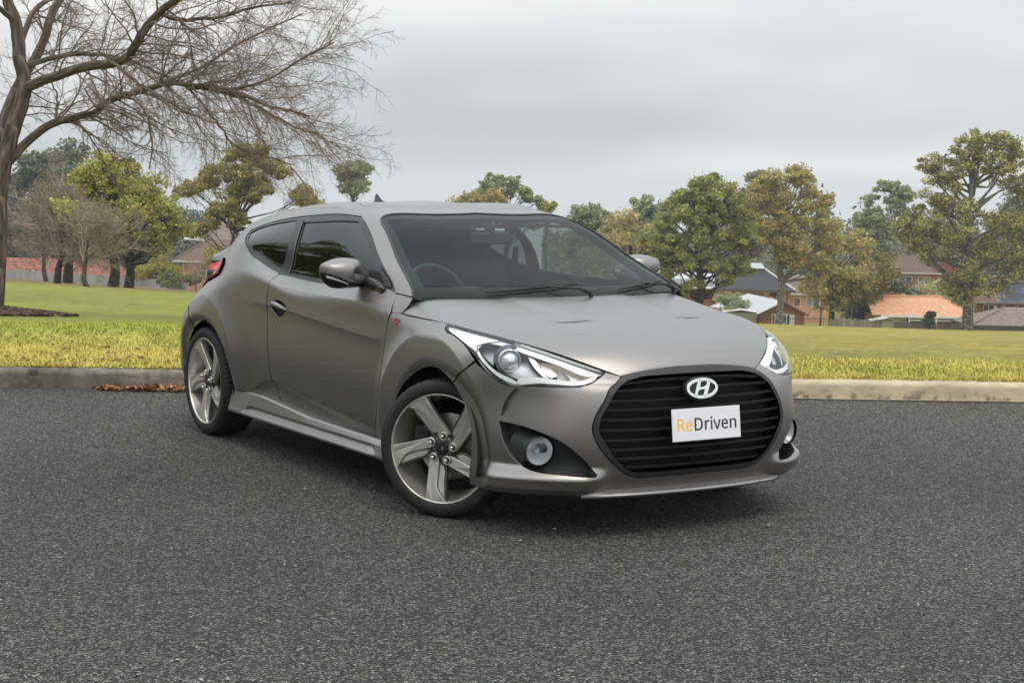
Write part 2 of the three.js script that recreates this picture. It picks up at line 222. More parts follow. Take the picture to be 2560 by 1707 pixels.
class Soup {                                                             // many small faces or twigs gathered into one mesh
  constructor() { this.p = []; this.n = []; this.c = []; this.i = []; }
  leaf(o, s, ax, ay, col) { const k = this.p.length / 3, nx = ax.clone().cross(ay).normalize(); for (const [u, v] of [[-0.5, 0], [0, -0.32], [0.5, 0], [0, 0.32]]) { this.p.push(o.x + (ax.x * u + ay.x * v) * s, o.y + (ax.y * u + ay.y * v) * s, o.z + (ax.z * u + ay.z * v) * s); this.n.push(nx.x, nx.y, nx.z); this.c.push(...col); } this.i.push(k, k + 1, k + 2, k, k + 2, k + 3); }
  twig(pts, r0, r1, n = 3) { const k0 = this.p.length / 3, m = pts.length; for (let i = 0; i < m; i++) { const t = pts[Math.min(i + 1, m - 1)].clone().sub(pts[Math.max(i - 1, 0)]).normalize(), a = (Math.abs(t.y) < 0.9 ? V(0, 1, 0) : V(1, 0, 0)).cross(t).normalize(), b = t.clone().cross(a), r = lerp(r0, r1, i / (m - 1)); for (let k = 0; k < n; k++) { const f = k / n * 6.2832, x = a.x * Math.cos(f) + b.x * Math.sin(f), y = a.y * Math.cos(f) + b.y * Math.sin(f), z = a.z * Math.cos(f) + b.z * Math.sin(f); this.p.push(pts[i].x + x * r, pts[i].y + y * r, pts[i].z + z * r); this.n.push(x, y, z); } if (i) for (let k = 0; k < n; k++) { const q = k0 + (i - 1) * n + k, w = k0 + (i - 1) * n + (k + 1) % n; this.i.push(q, w, q + n, w, w + n, q + n); } } }
  geo() { const g = mesh3(this.p, this.n, null, this.i); if (this.c.length) g.setAttribute('color', new THREE.Float32BufferAttribute(this.c, 3)); return g; }
}
const dirRand = () => { const z = rr(-1, 1), a = rr(0, 6.2832), r = Math.sqrt(1 - z * z); return V(r * Math.cos(a), z, r * Math.sin(a)); };
// a leafy tree: trunk, limbs out to the leaf clumps, clumps of separate leaves. Clumps: [x across, height, depth, radius] as parts of the tree's height
function leafyTree(name, label, px, D, topPy, o) {
  const base = o.base ?? ground(px, D), H = (o.H ?? heightAt(px, topPy, D)), t = thing(name, label, 'tree', [base.x, base.y, base.z], -0.5628, o.group);
  const more = []; for (const c of o.clumps) { let b = null, bd = 1; for (const e of o.clumps) { const d = Math.hypot(c[0] - e[0], c[1] - e[1], (c[2] ?? 0) - (e[2] ?? 0)) + 0.05 * rnd(); if (e !== c && d < bd) { bd = d; b = e; } } if (b && rnd() < (o.fillIn ?? 0.95)) more.push([(c[0] + b[0]) / 2 + rr(-.02, .02), (c[1] + b[1]) / 2 + rr(-.02, .02), rr(-.08, .10), Math.min(c[3], b[3]) * 0.9]); }
  const R = o.trunk ?? H * 0.028, clumps = [...o.clumps, ...more].map((c) => ({ p: V(c[0] * H, c[1] * H, (c[2] ?? rr(-0.18, 0.18)) * H), r: c[3] * H * 1.32, flat: c[4] ?? o.flat ?? 0.75, tone: c[5] ?? 1 }));
  const fork = V((o.lean ?? 0) * H * 0.3, (o.fork ?? 0.3) * H, 0), top = V((o.lean ?? 0) * H, (o.topAt ?? 0.72) * H, 0), lim = [];
  const tp = [V(0, -0.5, 0), V(0, 0, 0), fork.clone().multiplyScalar(0.5).add(V(rr(-1, 1) * R, 0, rr(-1, 1) * R)), fork.clone(), fork.clone().lerp(top, 0.5).add(V(rr(-2, 2) * R, 0, rr(-2, 2) * R)), top];
  part('trunk', taper(tp, [R * 1.5, R * 1.35, R * 1.02, R * 0.9, R * 0.55, R * 0.2], 10), o.bark ?? barkDark, t);
  for (const c of clumps) {
    const s0 = rr(0.15, 0.95), hy = clamp(c.p.y - c.r * 0.6 - rr(0.05, 0.25) * H, fork.y * 0.75, top.y * 0.98), a = hy < fork.y ? V(fork.x * hy / fork.y, hy, 0) : fork.clone().lerp(top, (hy - fork.y) / (top.y - fork.y)), b = c.p.clone().add(V(0, -c.r * 0.1, 0)), m = a.clone().lerp(b, 0.5); m.y += rr(-0.06, 0.02) * H;
    lim.push(taper([a, a.clone().lerp(m, 0.6), m, m.clone().lerp(b, 0.55).add(V(rr(-.02, .02) * H, 0.01 * H, 0)), b], [R * 0.34, R * 0.26, R * 0.19, R * 0.11, R * 0.04], 6));
    for (let k = 0; k < (o.sprigs ?? 5); k++) { const e = c.p.clone().add(dirRand().multiplyScalar(c.r * 0.85)); e.y = Math.max(e.y, c.p.y - c.r * 0.3); lim.push(taper([m.clone().lerp(b, rr(0.3, 0.95)), m.clone().lerp(e, 0.6), e], [R * 0.10, R * 0.06, R * 0.02], 4)); }
  }
  part('limbs', lim, o.bark ?? barkDark, t);
  const s = new Soup(), n = (o.leaves ?? 7000) * 1.75, tot = clumps.reduce((q, c) => q + c.r ** 2, 0), size = (o.size ?? H * 0.02) * 0.92, up = V(0, 1, 0);
  for (const c of clumps) {
    const k = Math.round(n * c.r ** 2 / tot), sub = []; for (let q = 0; q < Math.max(7, Math.round(c.r / H * 70)); q++) { const d = dirRand(); sub.push([c.p.clone().add(V(d.x * c.r * 0.66, d.y * c.r * 0.66 * c.flat, d.z * c.r * 0.66)), c.r * rr(0.32, 0.56), rr(0.78, 1.22)]); }
    for (let q = 0; q < k; q++) {
      const [sp, sr, st] = sub[Math.floor(rnd() * sub.length)], d = dirRand(), f = Math.pow(rnd(), 0.45), p = sp.clone().add(V(d.x * sr * f, d.y * sr * f * 0.8 * (d.y < 0 ? 0.7 : 1), d.z * sr * f));
      const ax = dirRand(), w = o.droop ?? 0; ax.y -= w; ax.normalize(); const ay = dirRand().cross(ax).normalize(), cl = o.cols[Math.floor(rnd() * o.cols.length)], v = rr(0.7, 1.3) * st * c.tone; s.leaf(p, size * rr(0.6, 1.3), ax, ay, [cl[0] * v, cl[1] * v, cl[2] * v]);
    }
  }
  part('crown', s.geo(), leafMat, t); return t;
}
// a crown envelope filled with clumps (x half width, from/to height as parts of H)
const fillClumps = (n, wx, y0, y1, r0, r1, round = 1, cx = 0) => { const out = []; let guard = 0; while (out.length < n && guard++ < 900) { const x = rr(-1, 1), y = rnd(), z = rr(-1, 1), e = 2 * y - 1; if (x * x + z * z * 0.8 + e * e * round > 1) continue; out.push([cx + x * wx, lerp(y0, y1, y), z * wx * 0.8, rr(r0, r1)]); } return out; };

// ---- the big bare tree on the left, its limbs laid out as they grow in the photograph
{
  const D0 = 24, toP = (x, y, dz = 0) => at(x / 2.063, y / 2.063, D0 + dz), base = at(-22, 800, D0); base.y = land(base.x, base.z) - 0.05;
  const t = thing('bare_tree', 'large bare deciduous tree with spreading limbs and fine twigs over the lawn', 'tree', [base.x, base.y, base.z]);
  const loc = (v) => v.clone().sub(base), limbs = [
    { n: 'trunk', r: [0.26, 0.15, 0.135, 0.125, 0.12, 0.11, 0.10, 0.085, 0.07], p: [[-70, 1660], [-35, 1500], [-15, 1200], [0, 950], [40, 760], [85, 600], [125, 460], [95, 270], [75, 100], [20, -60], [0, -300]] },
    { n: 'limb', r: [0.10, 0.085, 0.08, 0.07, 0.06], p: [[-30, 1000, 0.3], [-10, 700, 0.6], [70, 480, 1.0], [200, 260, 1.3], [270, 60, 1.6], [420, -160, 2.2]], kids: 16 },
    { n: 'limb', r: [0.085, 0.075, 0.07, 0.065, 0.05, 0.03], p: [[120, 455, 0], [260, 400, -0.3], [450, 342, -0.6], [640, 308, -0.9], [690, 240, -1.1], [760, 130, -1.4], [860, 30, -1.7], [1000, -40, -2.0], [1250, -100, -2.2]], kids: 44 },
    { n: 'limb', r: [0.075, 0.065, 0.058, 0.05, 0.042, 0.03, 0.016], p: [[45, 830, 0], [150, 720, 0.2], [260, 640, 0.3], [400, 600, 0.4], [490, 580, 0.4], [540, 530, 0.3], [640, 492, 0.2], [760, 460, 0], [870, 430, -0.2], [1000, 445, -0.3], [1150, 470, -0.4], [1280, 505, -0.5], [1420, 555, -0.5], [1600, 600, -0.4]], kids: 70 },
    { n: 'limb', r: [0.045, 0.04, 0.03, 0.02], p: [[110, 345, 0.5], [300, 292, 0.9], [450, 278, 1.2], [600, 300, 1.5], [760, 350, 1.8], [900, 420, 2.0]], kids: 26 },
    { n: 'limb', r: [0.05, 0.042, 0.03, 0.016], p: [[100, 250, 0.3], [170, 60, 0.6], [300, -20, 1.0], [520, -40, 1.2], [760, -60, 1.2]], kids: 26 },
    { n: 'limb', r: [0.035, 0.03, 0.024, 0.012], p: [[800, 70, -1.5], [950, 100, -1.3], [1120, 90, -1.0], [1300, 40, -0.8], [1500, 10, -0.6]], kids: 30 },
    { n: 'limb', r: [0.032, 0.026, 0.02, 0.010], p: [[760, 455, 0], [900, 400, 0.6], [1040, 345, 1.0], [1200, 240, 1.4], [1380, 150, 1.8], [1560, 70, 2.0]], kids: 44 },
    { n: 'limb', r: [0.03, 0.025, 0.018, 0.009], p: [[870, 430, -0.2], [1050, 440, -0.8], [1220, 455, -1.2], [1380, 410, -1.5], [1560, 300, -1.7], [1720, 220, -1.8]], kids: 48 },
    { n: 'limb', r: [0.02, 0.018, 0.014, 0.008], p: [[960, 450, -0.2], [1060, 560, -0.3], [1140, 660, -0.4], [1230, 770, -0.4], [1350, 800, -0.4], [1520, 850, -0.4]], kids: 26 },
    { n: 'limb', r: [0.024, 0.02, 0.014, 0.007], p: [[620, 500, 0.2], [700, 520, 0.6], [770, 640, 0.9], [780, 760, 1.0], [770, 870, 1.0]], kids: 16 },
    { n: 'limb', r: [0.026, 0.02, 0.014, 0.007], p: [[280, 640, 0.3], [290, 540, 0.6], [280, 450, 0.8], [220, 380, 1.0]], kids: 10 },
    { n: 'limb', r: [0.03, 0.024, 0.016, 0.008], p: [[1150, 470, -0.4], [1300, 540, 0.4], [1480, 640, 0.8], [1640, 700, 1.0], [1760, 760, 1.1]], kids: 34 },
    { n: 'limb', r: [0.03, 0.024, 0.016, 0.008], p: [[560, 300, -0.8], [700, 420, -1.4], [860, 520, -1.8], [1010, 600, -2.0], [1150, 640, -2.0]], kids: 30 },
    { n: 'limb', r: [0.05, 0.04, 0.03, 0.015], p: [[80, 120, 0], [-40, 0, -0.4], [-160, -120, -0.8], [-300, -200, -1]], kids: 10 },
  ];
  const tw = new Soup(), branch = (p0, d, len, r, depth, droop) => {
    const n = depth > 1 ? 6 : depth === 1 ? 5 : 4, pts = [p0.clone()], dir = d.clone(); for (let i = 1; i < n; i++) { dir.add(dirRand().multiplyScalar(0.30)).add(V(0, droop, 0)).normalize(); pts.push(pts[i - 1].clone().addScaledVector(dir, len / (n - 1))); }
    tw.twig(pts, r, depth ? r * 0.4 : r * 0.5, depth > 1 ? 5 : 3); if (!depth) return;
    const kids = depth === 2 ? Math.round(7 + len * 3.6) : 7; for (let k = 0; k < kids; k++) { const f = 0.15 + 0.83 * (k + rnd()) / kids * 0.98, i = Math.min(n - 2, Math.floor(f * (n - 1))), q = pts[i].clone().lerp(pts[i + 1], f * (n - 1) - i), t = pts[i + 1].clone().sub(pts[i]).normalize(), o = dirRand(); o.addScaledVector(t, -o.dot(t)).normalize(); branch(q, t.multiplyScalar(0.72).addScaledVector(o, 0.68).normalize(), len * (depth === 2 ? rr(0.25, 0.5) : rr(0.3, 0.6)) * (1 - f * 0.35), Math.max(0.0017, r * 0.40), depth - 1, droop * 0.6 + rr(-0.04, 0.03)); }
  };
  for (const L of limbs) {
    const cur = new THREE.CatmullRomCurve3(L.p.map(([x, y, dz]) => loc(toP(x, y, dz ?? 0)))), n = L.p.length * 5, pts = [], rad = []; if (L.n === 'trunk') { cur.points[0].set(cur.points[0].x, -0.3, cur.points[0].z); }
    for (let i = 0; i <= n; i++) { const f = i / n, p = cur.getPoint(f); p.add(V(1, 1, 1).multiplyScalar((fbm(i * 0.7 + 5, L.p[0][0] + 500, 3, 3) - 0.5) * 0.04)); pts.push(p); const x = f * (L.r.length - 1), j = Math.min(L.r.length - 2, Math.floor(x)); rad.push(0.88 * lerp(L.r[j], L.r[j + 1], x - j) * (1 + 0.12 * (fbm(i * 0.9, 7, 9, 2) - 0.5))); }
    if (L.n === 'trunk') { rad[0] *= 1.5; rad[1] *= 1.35; rad[2] *= 1.2; }
    part(L.n, taper(pts, rad, L.n === 'trunk' ? 14 : 9), barkGrey, t);
    const dirOut = V(0.8457, 0, 0.5336);
    for (let k = 0; k < Math.round((L.kids ?? 0) * 0.8); k++) { const f = 0.14 + 0.86 * (k + rnd()) / Math.round(L.kids * 0.8), i = Math.min(n - 1, Math.floor(f * n)), tan = pts[i + 1].clone().sub(pts[i]).normalize(), o = dirRand(); o.y += rr(-0.5, 0.55); o.addScaledVector(tan, -o.dot(tan)).normalize(); const d = tan.clone().multiplyScalar(0.6).addScaledVector(o, 0.75).addScaledVector(dirOut, 0.22).normalize(); branch(pts[i], d, rr(0.75, 1.6) * (1 - 0.25 * f), Math.max(0.006, Math.min(0.014, rad[i] * 0.35)), 2, rr(-0.12, 0.06)); }
  }
  const m = part('twigs', tw.geo(), barkTwig, t); m.userData.kind = 'stuff';
  // mulch at its foot
  const ml = [], mc = []; for (let i = 0; i < 700; i++) { const a = rr(0, 6.28), r = Math.sqrt(rnd()) * 1.0, x = base.x + Math.cos(a) * r + 0.15, z = base.z + Math.sin(a) * r * 0.9 + 0.1, g = new THREE.TetrahedronGeometry(rr(0.03, 0.075)); g.scale(1.5, 0.5, 0.8); g.rotateY(rr(0, 6)); g.translate(x, land(x, z) + 0.02 + 0.10 * (1 - r), z); ml.push(g); const k = rr(0.6, 1.3); for (let v = 0; v < 12; v++) mc.push(0.085 * k, 0.055 * k, 0.038 * k); }
  const mg = merge(ml); mg.setAttribute('color', new THREE.Float32BufferAttribute(mc, 3)); const mm = part('bark_mulch', mg, std(0xffffff, 0.95, 0, { vertexColors: true }), scene); mm.userData = { label: 'dark bark mulch round the foot of the large bare tree', category: 'mulch', kind: 'stuff' };
}
// small twiggy trees, nearly bare, on the slope
function twiggy(name, label, px, D, topPy, o) {
  const base = ground(px, D), H = heightAt(px, topPy, D), t = thing(name, label, 'tree', [base.x, base.y, base.z], -0.5628, o.group), R = o.trunk, tp = (o.path ?? [[0, 0], [0.01, 0.15], [-0.01, 0.3], [0, 0.45]]).map(([x, y]) => V(x * H, y * H, 0)); tp.unshift(V(tp[0].x, -0.4, 0));
  part('trunk', taper(tp, tp.map((_, i) => R * (1.3 - 0.85 * i / (tp.length - 1))), 8), o.bark, t);
  const tw = new Soup(), lf = new Soup(), grow = (p0, d, len, r, depth) => { const pts = [p0.clone()], dir = d.clone(); for (let i = 1; i < 5; i++) { dir.add(dirRand().multiplyScalar(0.22)).add(V(0, 0.05, 0)).normalize(); pts.push(pts[i - 1].clone().addScaledVector(dir, len / 4)); } tw.twig(pts, r, r * 0.5, depth > 1 ? 5 : 3); if (depth < 2 && o.leaf) for (let k = 0; k < o.leaf; k++) { const p = pts[1 + Math.floor(rnd() * 4)].clone().addScaledVector(dirRand(), H * 0.018), c = o.cols[Math.floor(rnd() * o.cols.length)], v = rr(0.7, 1.3); lf.leaf(p, H * 0.016 * rr(0.7, 1.4) * (o.ls ?? 1), dirRand(), dirRand(), c.map((x) => x * v)); } if (depth) for (let k = 0; k < 6; k++) { const i = 1 + Math.floor(rnd() * 3.99), tn = pts[i].clone().sub(pts[i - 1]).normalize(), o2 = dirRand(); branchDir(tn, o2); grow(pts[i], tn.multiplyScalar(0.7).addScaledVector(o2, 0.7).normalize(), len * rr(0.4, 0.62), r * 0.5, depth - 1); } }, branchDir = (t2, o2) => o2.addScaledVector(t2, -o2.dot(t2)).normalize();
  const nb = o.n ?? 9; for (let k = 0; k < nb; k++) { const f = rr(0.45, 1), i = Math.min(tp.length - 2, Math.floor(f * (tp.length - 1))), p = tp[i].clone().lerp(tp[i + 1], f * (tp.length - 1) - i), d = V(rr(-1, 1) * (o.wide ?? 1), rr(0.35, 1.1), rr(-1, 1)).normalize(); grow(p, d, H * rr(0.28, 0.45), R * 0.3, 3); }
  part('twigs', tw.geo(), barkTwigPale, t).userData.kind = 'stuff'; if (o.leaf) part('crown', lf.geo(), leafMat, t); return t;
}
const lum = (a, k) => a.map((c) => c.map((v) => v * k));
const G_OLIVE = lum([[.155, .145, .045], [.115, .12, .038], [.19, .17, .058], [.09, .10, .035]], 3.4), G_DARK = lum([[.045, .065, .028], [.06, .08, .035], [.035, .05, .025]], 1.7), G_GREY = lum([[.10, .12, .065], [.075, .095, .055], [.13, .14, .085]], 3.4), G_BROWN = lum([[.20, .145, .06], [.155, .125, .05], [.12, .105, .045], [.24, .165, .07]], 2.3), G_YELLOW = lum([[.30, .29, .06], [.23, .24, .05], [.34, .31, .085], [.17, .19, .045]], 1.7), G_GREEN = lum([[.105, .135, .032], [.15, .165, .04], [.085, .095, .028], [.18, .175, .05]], 2.3);
const LEFT = 'trees on the slope to the left';
leafyTree('evergreen_tree', 'tall dark grey green evergreen tree behind the nearly bare trees', 150, 240, 318, { clumps: fillClumps(26, .24, .25, .98, .06, .11, 1.2), cols: [...lum(G_GREY, .7), ...G_DARK, [.15, .16, .10]], leaves: 11000, size: .62, trunk: .45, group: LEFT, fork: .2 });
leafyTree('evergreen_tree', 'dark low evergreen tree beside the trunk of the large bare tree', 20, 238, 425, { clumps: fillClumps(24, .34, .12, .98, .08, .14, 1), cols: G_DARK, leaves: 11000, size: .6, trunk: .45, group: LEFT, fork: .15 });
leafyTree('evergreen_tree', 'dark green tree behind the yellow green tree', 330, 236, 408, { clumps: fillClumps(26, .26, .2, .99, .07, .12, 1), cols: [...G_DARK, [.13, .16, .065]], leaves: 11000, size: .6, trunk: .45, group: LEFT, fork: .2 });
leafyTree('hedge_shrub', 'dark evergreen shrub against the red roofed house', 95, 245, 590, { clumps: fillClumps(16, 1.6, .2, .95, .25, .4, .6), cols: G_DARK, leaves: 6000, size: .6, trunk: .2, group: LEFT, fork: .15 });
leafyTree('hedge_shrub', 'dark shrub below the yellow green tree', 230, 245, 600, { clumps: fillClumps(14, 1.3, .2, .95, .25, .4, .6), cols: G_DARK, leaves: 5000, size: .6, trunk: .2, group: LEFT, fork: .15 });
leafyTree('yellow_green_tree', 'yellow green tree in thin new leaf on a short dark trunk', 282, 92, 398, { clumps: fillClumps(30, .40, .34, .98, .07, .13, 1), cols: G_YELLOW, leaves: 9500, size: .20, trunk: .24, fork: .26, sprigs: 9, group: LEFT, topAt: .8 });
leafyTree('yellow_green_tree', 'smaller yellow green tree with foliage hanging to its fork', 321, 100, 440, { clumps: fillClumps(22, .40, .3, .96, .08, .13, 1, .1), cols: [...G_YELLOW, ...G_GREEN], leaves: 6500, size: .22, trunk: .24, fork: .28, sprigs: 8, group: LEFT });
twiggy('twiggy_tree', 'nearly bare grey brown tree with a forked dark trunk', 143, 95, 395, { trunk: .2, bark: barkDark, n: 15, leaf: 3, cols: [[.22, .19, .11], [.20, .19, .08], [.17, .15, .10]], path: [[0, 0], [.01, .12], [.045, .24], [.03, .42]], group: LEFT });
twiggy('twiggy_tree', 'nearly bare tree with a thick straight dark trunk', 169, 112, 400, { trunk: .32, bark: barkDark, n: 13, leaf: 2, cols: [[.19, .18, .09], [.16, .15, .09]], group: LEFT });
twiggy('twiggy_tree', 'slender pale barked bare tree standing forward on the slope', 217, 74, 440, { trunk: .12, bark: barkGrey, n: 13, leaf: 2, cols: [[.24, .21, .13], [.21, .20, .10]], path: [[0, 0], [-.03, .06], [-.02, .2], [.005, .32], [.01, .42]], group: LEFT });
twiggy('twiggy_tree', 'thin pale leaning bare tree near the grey fence', 115, 118, 420, { trunk: .16, bark: barkGrey, n: 11, leaf: 2, cols: [[.25, .21, .13], [.20, .17, .12]], path: [[0, 0], [-.02, .1], [-.015, .3], [-.02, .5]], group: LEFT });
twiggy('sapling', 'leafless sapling in front of the grey fence behind the car', 488, 120, 600, { trunk: .05, bark: barkGrey, n: 8, path: [[0, 0], [.01, .2], [-.01, .4]], wide: .7 });
{
  const gum = [[-.27, .70, 0, .085], [-.36, .66, .05, .06], [-.19, .76, -.05, .09], [-.10, .80, .1, .08], [-.02, .74, -.1, .085], [.02, .90, 0, .10], [.12, .93, .05, .085], [.20, .84, -.05, .09], [.10, .80, .12, .09], [.27, .80, 0, .07], [-.08, .60, .1, .085], [-.15, .54, -.1, .07], [.05, .64, -.05, .09], [.14, .68, .1, .085], [-.20, .45, 0, .06], [-.30, .40, .08, .06], [.0, .48, .05, .07], [.42, .66, 0, .075], [.48, .60, .05, .07], [.40, .54, -.05, .06], [.53, .52, 0, .05], [.36, .50, 0, .05]];
  leafyTree('gum_tree', 'spreading gum tree with flat topped leaf clumps behind the car boot', 588, 125, 362, { clumps: gum.map(([x, y, z, r]) => [x * 1.0 + .02, y * 1.03, z, r]), flat: .55, cols: lum([[.20, .175, .05], [.15, .15, .045], [.11, .12, .04], [.25, .20, .07]], 2.2), leaves: 12000, size: .27, droop: .6, trunk: .22, bark: barkGrey, fork: .16, sprigs: 6, topAt: .5 });
  const round = leafyTree('round_tree', 'small round topped tree far behind the roof antenna', 880, 260, 455, { H: 14, base: at(880, 620, 260), clumps: fillClumps(14, .17, .6, .98, .07, .11, 1), cols: G_GREY, leaves: 4000, size: .6, trunk: .3, fork: .4 });
  leafyTree('gum_tree', 'tall thin crowned gum rising behind the car roof', 1262, 190, 430, { H: 15, base: at(1262, 776, 190), clumps: [[-.27, .80, 0, .05], [-.18, .86, .02, .05], [-.12, .96, 0, .045], [-.05, .92, .05, .06], [.0, .86, -.05, .06], [.06, .95, 0, .05], [.10, .88, .05, .055], [.16, .84, 0, .05], [.22, .80, 0, .05], [.25, .72, 0, .05], [-.10, .80, .05, .055], [-.02, .76, 0, .05], [.12, .70, 0, .05], [.20, .64, 0, .06], [.05, .62, 0, .06]], flat: .65, cols: G_GREY, leaves: 4500, size: .36, droop: .5, trunk: .25, bark: barkGrey, fork: .45, sprigs: 5, group: 'trees behind the car' });
  leafyTree('bushy_tree', 'low olive tree crown just over the left of the car roof', 1180, 180, 478, { H: 10, base: at(1180, 720, 180), clumps: fillClumps(14, .32, .6, .98, .09, .14, .8), cols: [...G_OLIVE, ...G_BROWN], leaves: 5000, size: .4, trunk: .3, group: 'trees behind the car' });
  leafyTree('bushy_tree', 'small bright leafed crown over the windscreen edge', 1364, 190, 502, { H: 10, base: at(1364, 730, 190), clumps: fillClumps(8, .10, .84, .99, .04, .06, .8), cols: G_OLIVE, leaves: 2200, size: .34, trunk: .2, group: 'trees behind the car' });
  // the right hand side
  leafyTree('grey_gum', 'grey green two lobed tree beside the wing mirror', 1475, 210, 488, { clumps: fillClumps(22, .22, .3, .98, .07, .11, 1), cols: G_GREY, leaves: 9000, size: .46, trunk: .35, group: 'trees behind the houses' });
  leafyTree('grey_gum', 'hazy grey tree behind the dense green tree', 1618, 250, 475, { clumps: fillClumps(16, .15, .4, .98, .05, .09, 1.1), cols: [...G_GREY, [.16, .15, .11]], leaves: 6000, size: .5, trunk: .35, group: 'trees behind the houses' });
  leafyTree('scrub_tree', 'olive brown bushy tree left of the dense green tree', 1570, 200, 520, { clumps: fillClumps(28, .40, .15, .97, .08, .13, .9), cols: [...G_OLIVE, ...G_BROWN], leaves: 10000, size: .42, trunk: .3, group: 'trees behind the houses' });
  leafyTree('dense_green_tree', 'dense round green tree with dark trunk before the two storey house', 1750, 165, 430, { clumps: [[-.02, .93, 0, .085], [.07, .92, .05, .08], [.18, .86, 0, .08], [.23, .80, .05, .07], [-.12, .84, -.05, .085], [.03, .83, .1, .09], [-.21, .75, 0, .085], [-.26, .66, .06, .075], [-.10, .72, .12, .09], [.10, .73, -.1, .09], [.24, .68, .05, .085], [-.33, .55, 0, .08], [-.22, .52, .1, .08], [-.05, .57, .12, .09], [.10, .56, .1, .09], [.24, .52, 0, .085], [.31, .58, -.1, .07], [-.28, .41, .05, .08], [-.14, .40, .12, .08], [.05, .42, .14, .085], [.20, .40, .08, .08], [.29, .36, 0, .07], [-.23, .29, 0, .07], [-.08, .24, .12, .065], [.13, .28, .1, .06], [0, .66, .15, .08], [.0, .76, -.15, .1], [-.14, .20, .06, .05]], cols: G_GREEN, leaves: 26000, size: .32, trunk: .42, fork: .2, sprigs: 6, bark: barkDark, topAt: .8 });
  leafyTree('brown_gum', 'tall russet brown gum with a pale trunk beside the gabled house', 1945, 172, 405, { clumps: [[.02, .93, 0, .06], [.10, .95, 0, .05], [-.06, .90, .05, .07], [-.13, .84, 0, .075], [.06, .86, -.05, .07], [.14, .88, 0, .06], [.19, .80, 0, .055], [-.18, .76, .06, .07], [-.05, .78, .08, .08], [.08, .76, .05, .08], [.22, .70, 0, .075], [.28, .78, 0, .045], [-.22, .66, 0, .07], [-.08, .66, .1, .08], [.05, .64, .1, .08], [.17, .62, .05, .075], [.30, .62, 0, .07], [-.15, .55, .08, .07], [.0, .54, .1, .075], [.12, .50, .1, .075], [.25, .52, .05, .075], [.33, .48, 0, .06], [.08, .40, .08, .07], [.20, .40, .05, .07], [.28, .36, 0, .06], [-.06, .44, .1, .06], [.24, .28, 0, .05]], cols: [...G_BROWN, ...G_OLIVE], leaves: 14000, size: .28, droop: .4, trunk: .3, bark: barkPale, fork: .34, sprigs: 8, topAt: .85 });
  leafyTree('grey_gum', 'round brown grey crown behind the russet gum', 1858, 230, 420, { clumps: fillClumps(18, .16, .45, .98, .06, .1, 1), cols: lum([[.13, .12, .075], [.16, .14, .08], [.10, .10, .06]], 2.2), leaves: 7000, size: .46, trunk: .35, group: 'trees behind the houses' });
  leafyTree('grey_gum', 'tall open grey gum with white forked trunk on the far slope', 2212, 240, 452, { clumps: [[-.06, .95, 0, .06], [.04, .95, 0, .06], [.10, .90, 0, .055], [-.13, .86, 0, .06], [0, .86, .05, .06], [.08, .80, 0, .05], [-.12, .76, .05, .07], [-.2, .70, 0, .07], [-.05, .70, .08, .07], [.12, .72, 0, .04], [-.16, .60, .05, .07], [-.26, .58, 0, .06], [-.02, .58, .05, .06], [-.1, .5, .05, .06]], cols: G_GREY, leaves: 8000, size: .44, droop: .3, trunk: .26, bark: barkPale, fork: .34, topAt: .8, group: 'trees behind the houses' });
  leafyTree('scrub_tree', 'brown olive scrub tree beside the thin pole', 2075, 200, 560, { clumps: fillClumps(26, .42, .12, .97, .09, .14, .9), cols: [...G_BROWN, ...G_OLIVE], leaves: 9000, size: .4, trunk: .3, group: 'trees behind the houses' });
  leafyTree('scrub_tree', 'yellow leafed tree right of the russet gum', 2135, 205, 608, { clumps: fillClumps(12, .42, .25, .97, .12, .18, .9), cols: [[.33, .27, .05], [.24, .22, .05], [.18, .17, .05]], leaves: 4200, size: .38, trunk: .2, group: 'trees behind the houses' });
  leafyTree('round_bush', 'glossy dark green bush behind the street lamp', 2195, 208, 688, { clumps: fillClumps(16, .62, .15, .97, .2, .3, .8), cols: [[.06, .10, .022], [.09, .135, .03], [.04, .07, .02]], leaves: 5500, size: .36, trunk: .2, group: 'garden shrubs' });
  leafyTree('big_gum', 'big spreading gum with a thick pale trunk by the orange tiled roof', 2416, 168, 325, { clumps: [[-.02, .97, 0, .04], [.10, .96, 0, .055], [.16, .93, .03, .06], [.03, .92, 0, .065], [-.06, .91, .04, .06], [.22, .86, 0, .065], [.12, .84, .06, .075], [0, .83, .06, .07], [-.10, .82, 0, .065], [-.23, .84, 0, .05], [-.22, .77, .03, .06], [-.13, .74, .07, .065], [.25, .75, 0, .065], [.17, .73, .08, .06], [-.22, .66, .03, .06], [.28, .66, 0, .06], [-.15, .63, .08, .07], [-.05, .60, .12, .07], [-.29, .57, 0, .065], [-.34, .50, 0, .06], [-.22, .53, .08, .075], [-.10, .50, .12, .075], [.10, .54, .12, .07], [.20, .56, .05, .07], [.31, .52, 0, .06], [-.27, .44, .04, .065], [-.16, .42, .1, .065], [.05, .42, .14, .07], [.16, .42, .1, .075], [.28, .40, .03, .07], [-.20, .35, .05, .05], [-.02, .30, .14, .07], [-.12, .25, .1, .065], [.03, .22, .12, .055], [.20, .30, .06, .06], [.33, .30, 0, .06], [-.05, .17, .1, .05], [.14, .20, .08, .04]], cols: [...G_OLIVE, [.16, .15, .06], [.13, .14, .06], [.22, .18, .05]], leaves: 20000, size: .30, droop: .4, trunk: .46, bark: barkPale, fork: .28, sprigs: 8, topAt: .88 });
  leafyTree('grey_gum', 'dark gum at the far right behind the solar panels', 2560, 225, 470, { clumps: fillClumps(26, .3, .2, .97, .07, .12, .9), cols: [...G_GREY, ...G_DARK], leaves: 9000, size: .46, trunk: .4, group: 'trees behind the houses' });
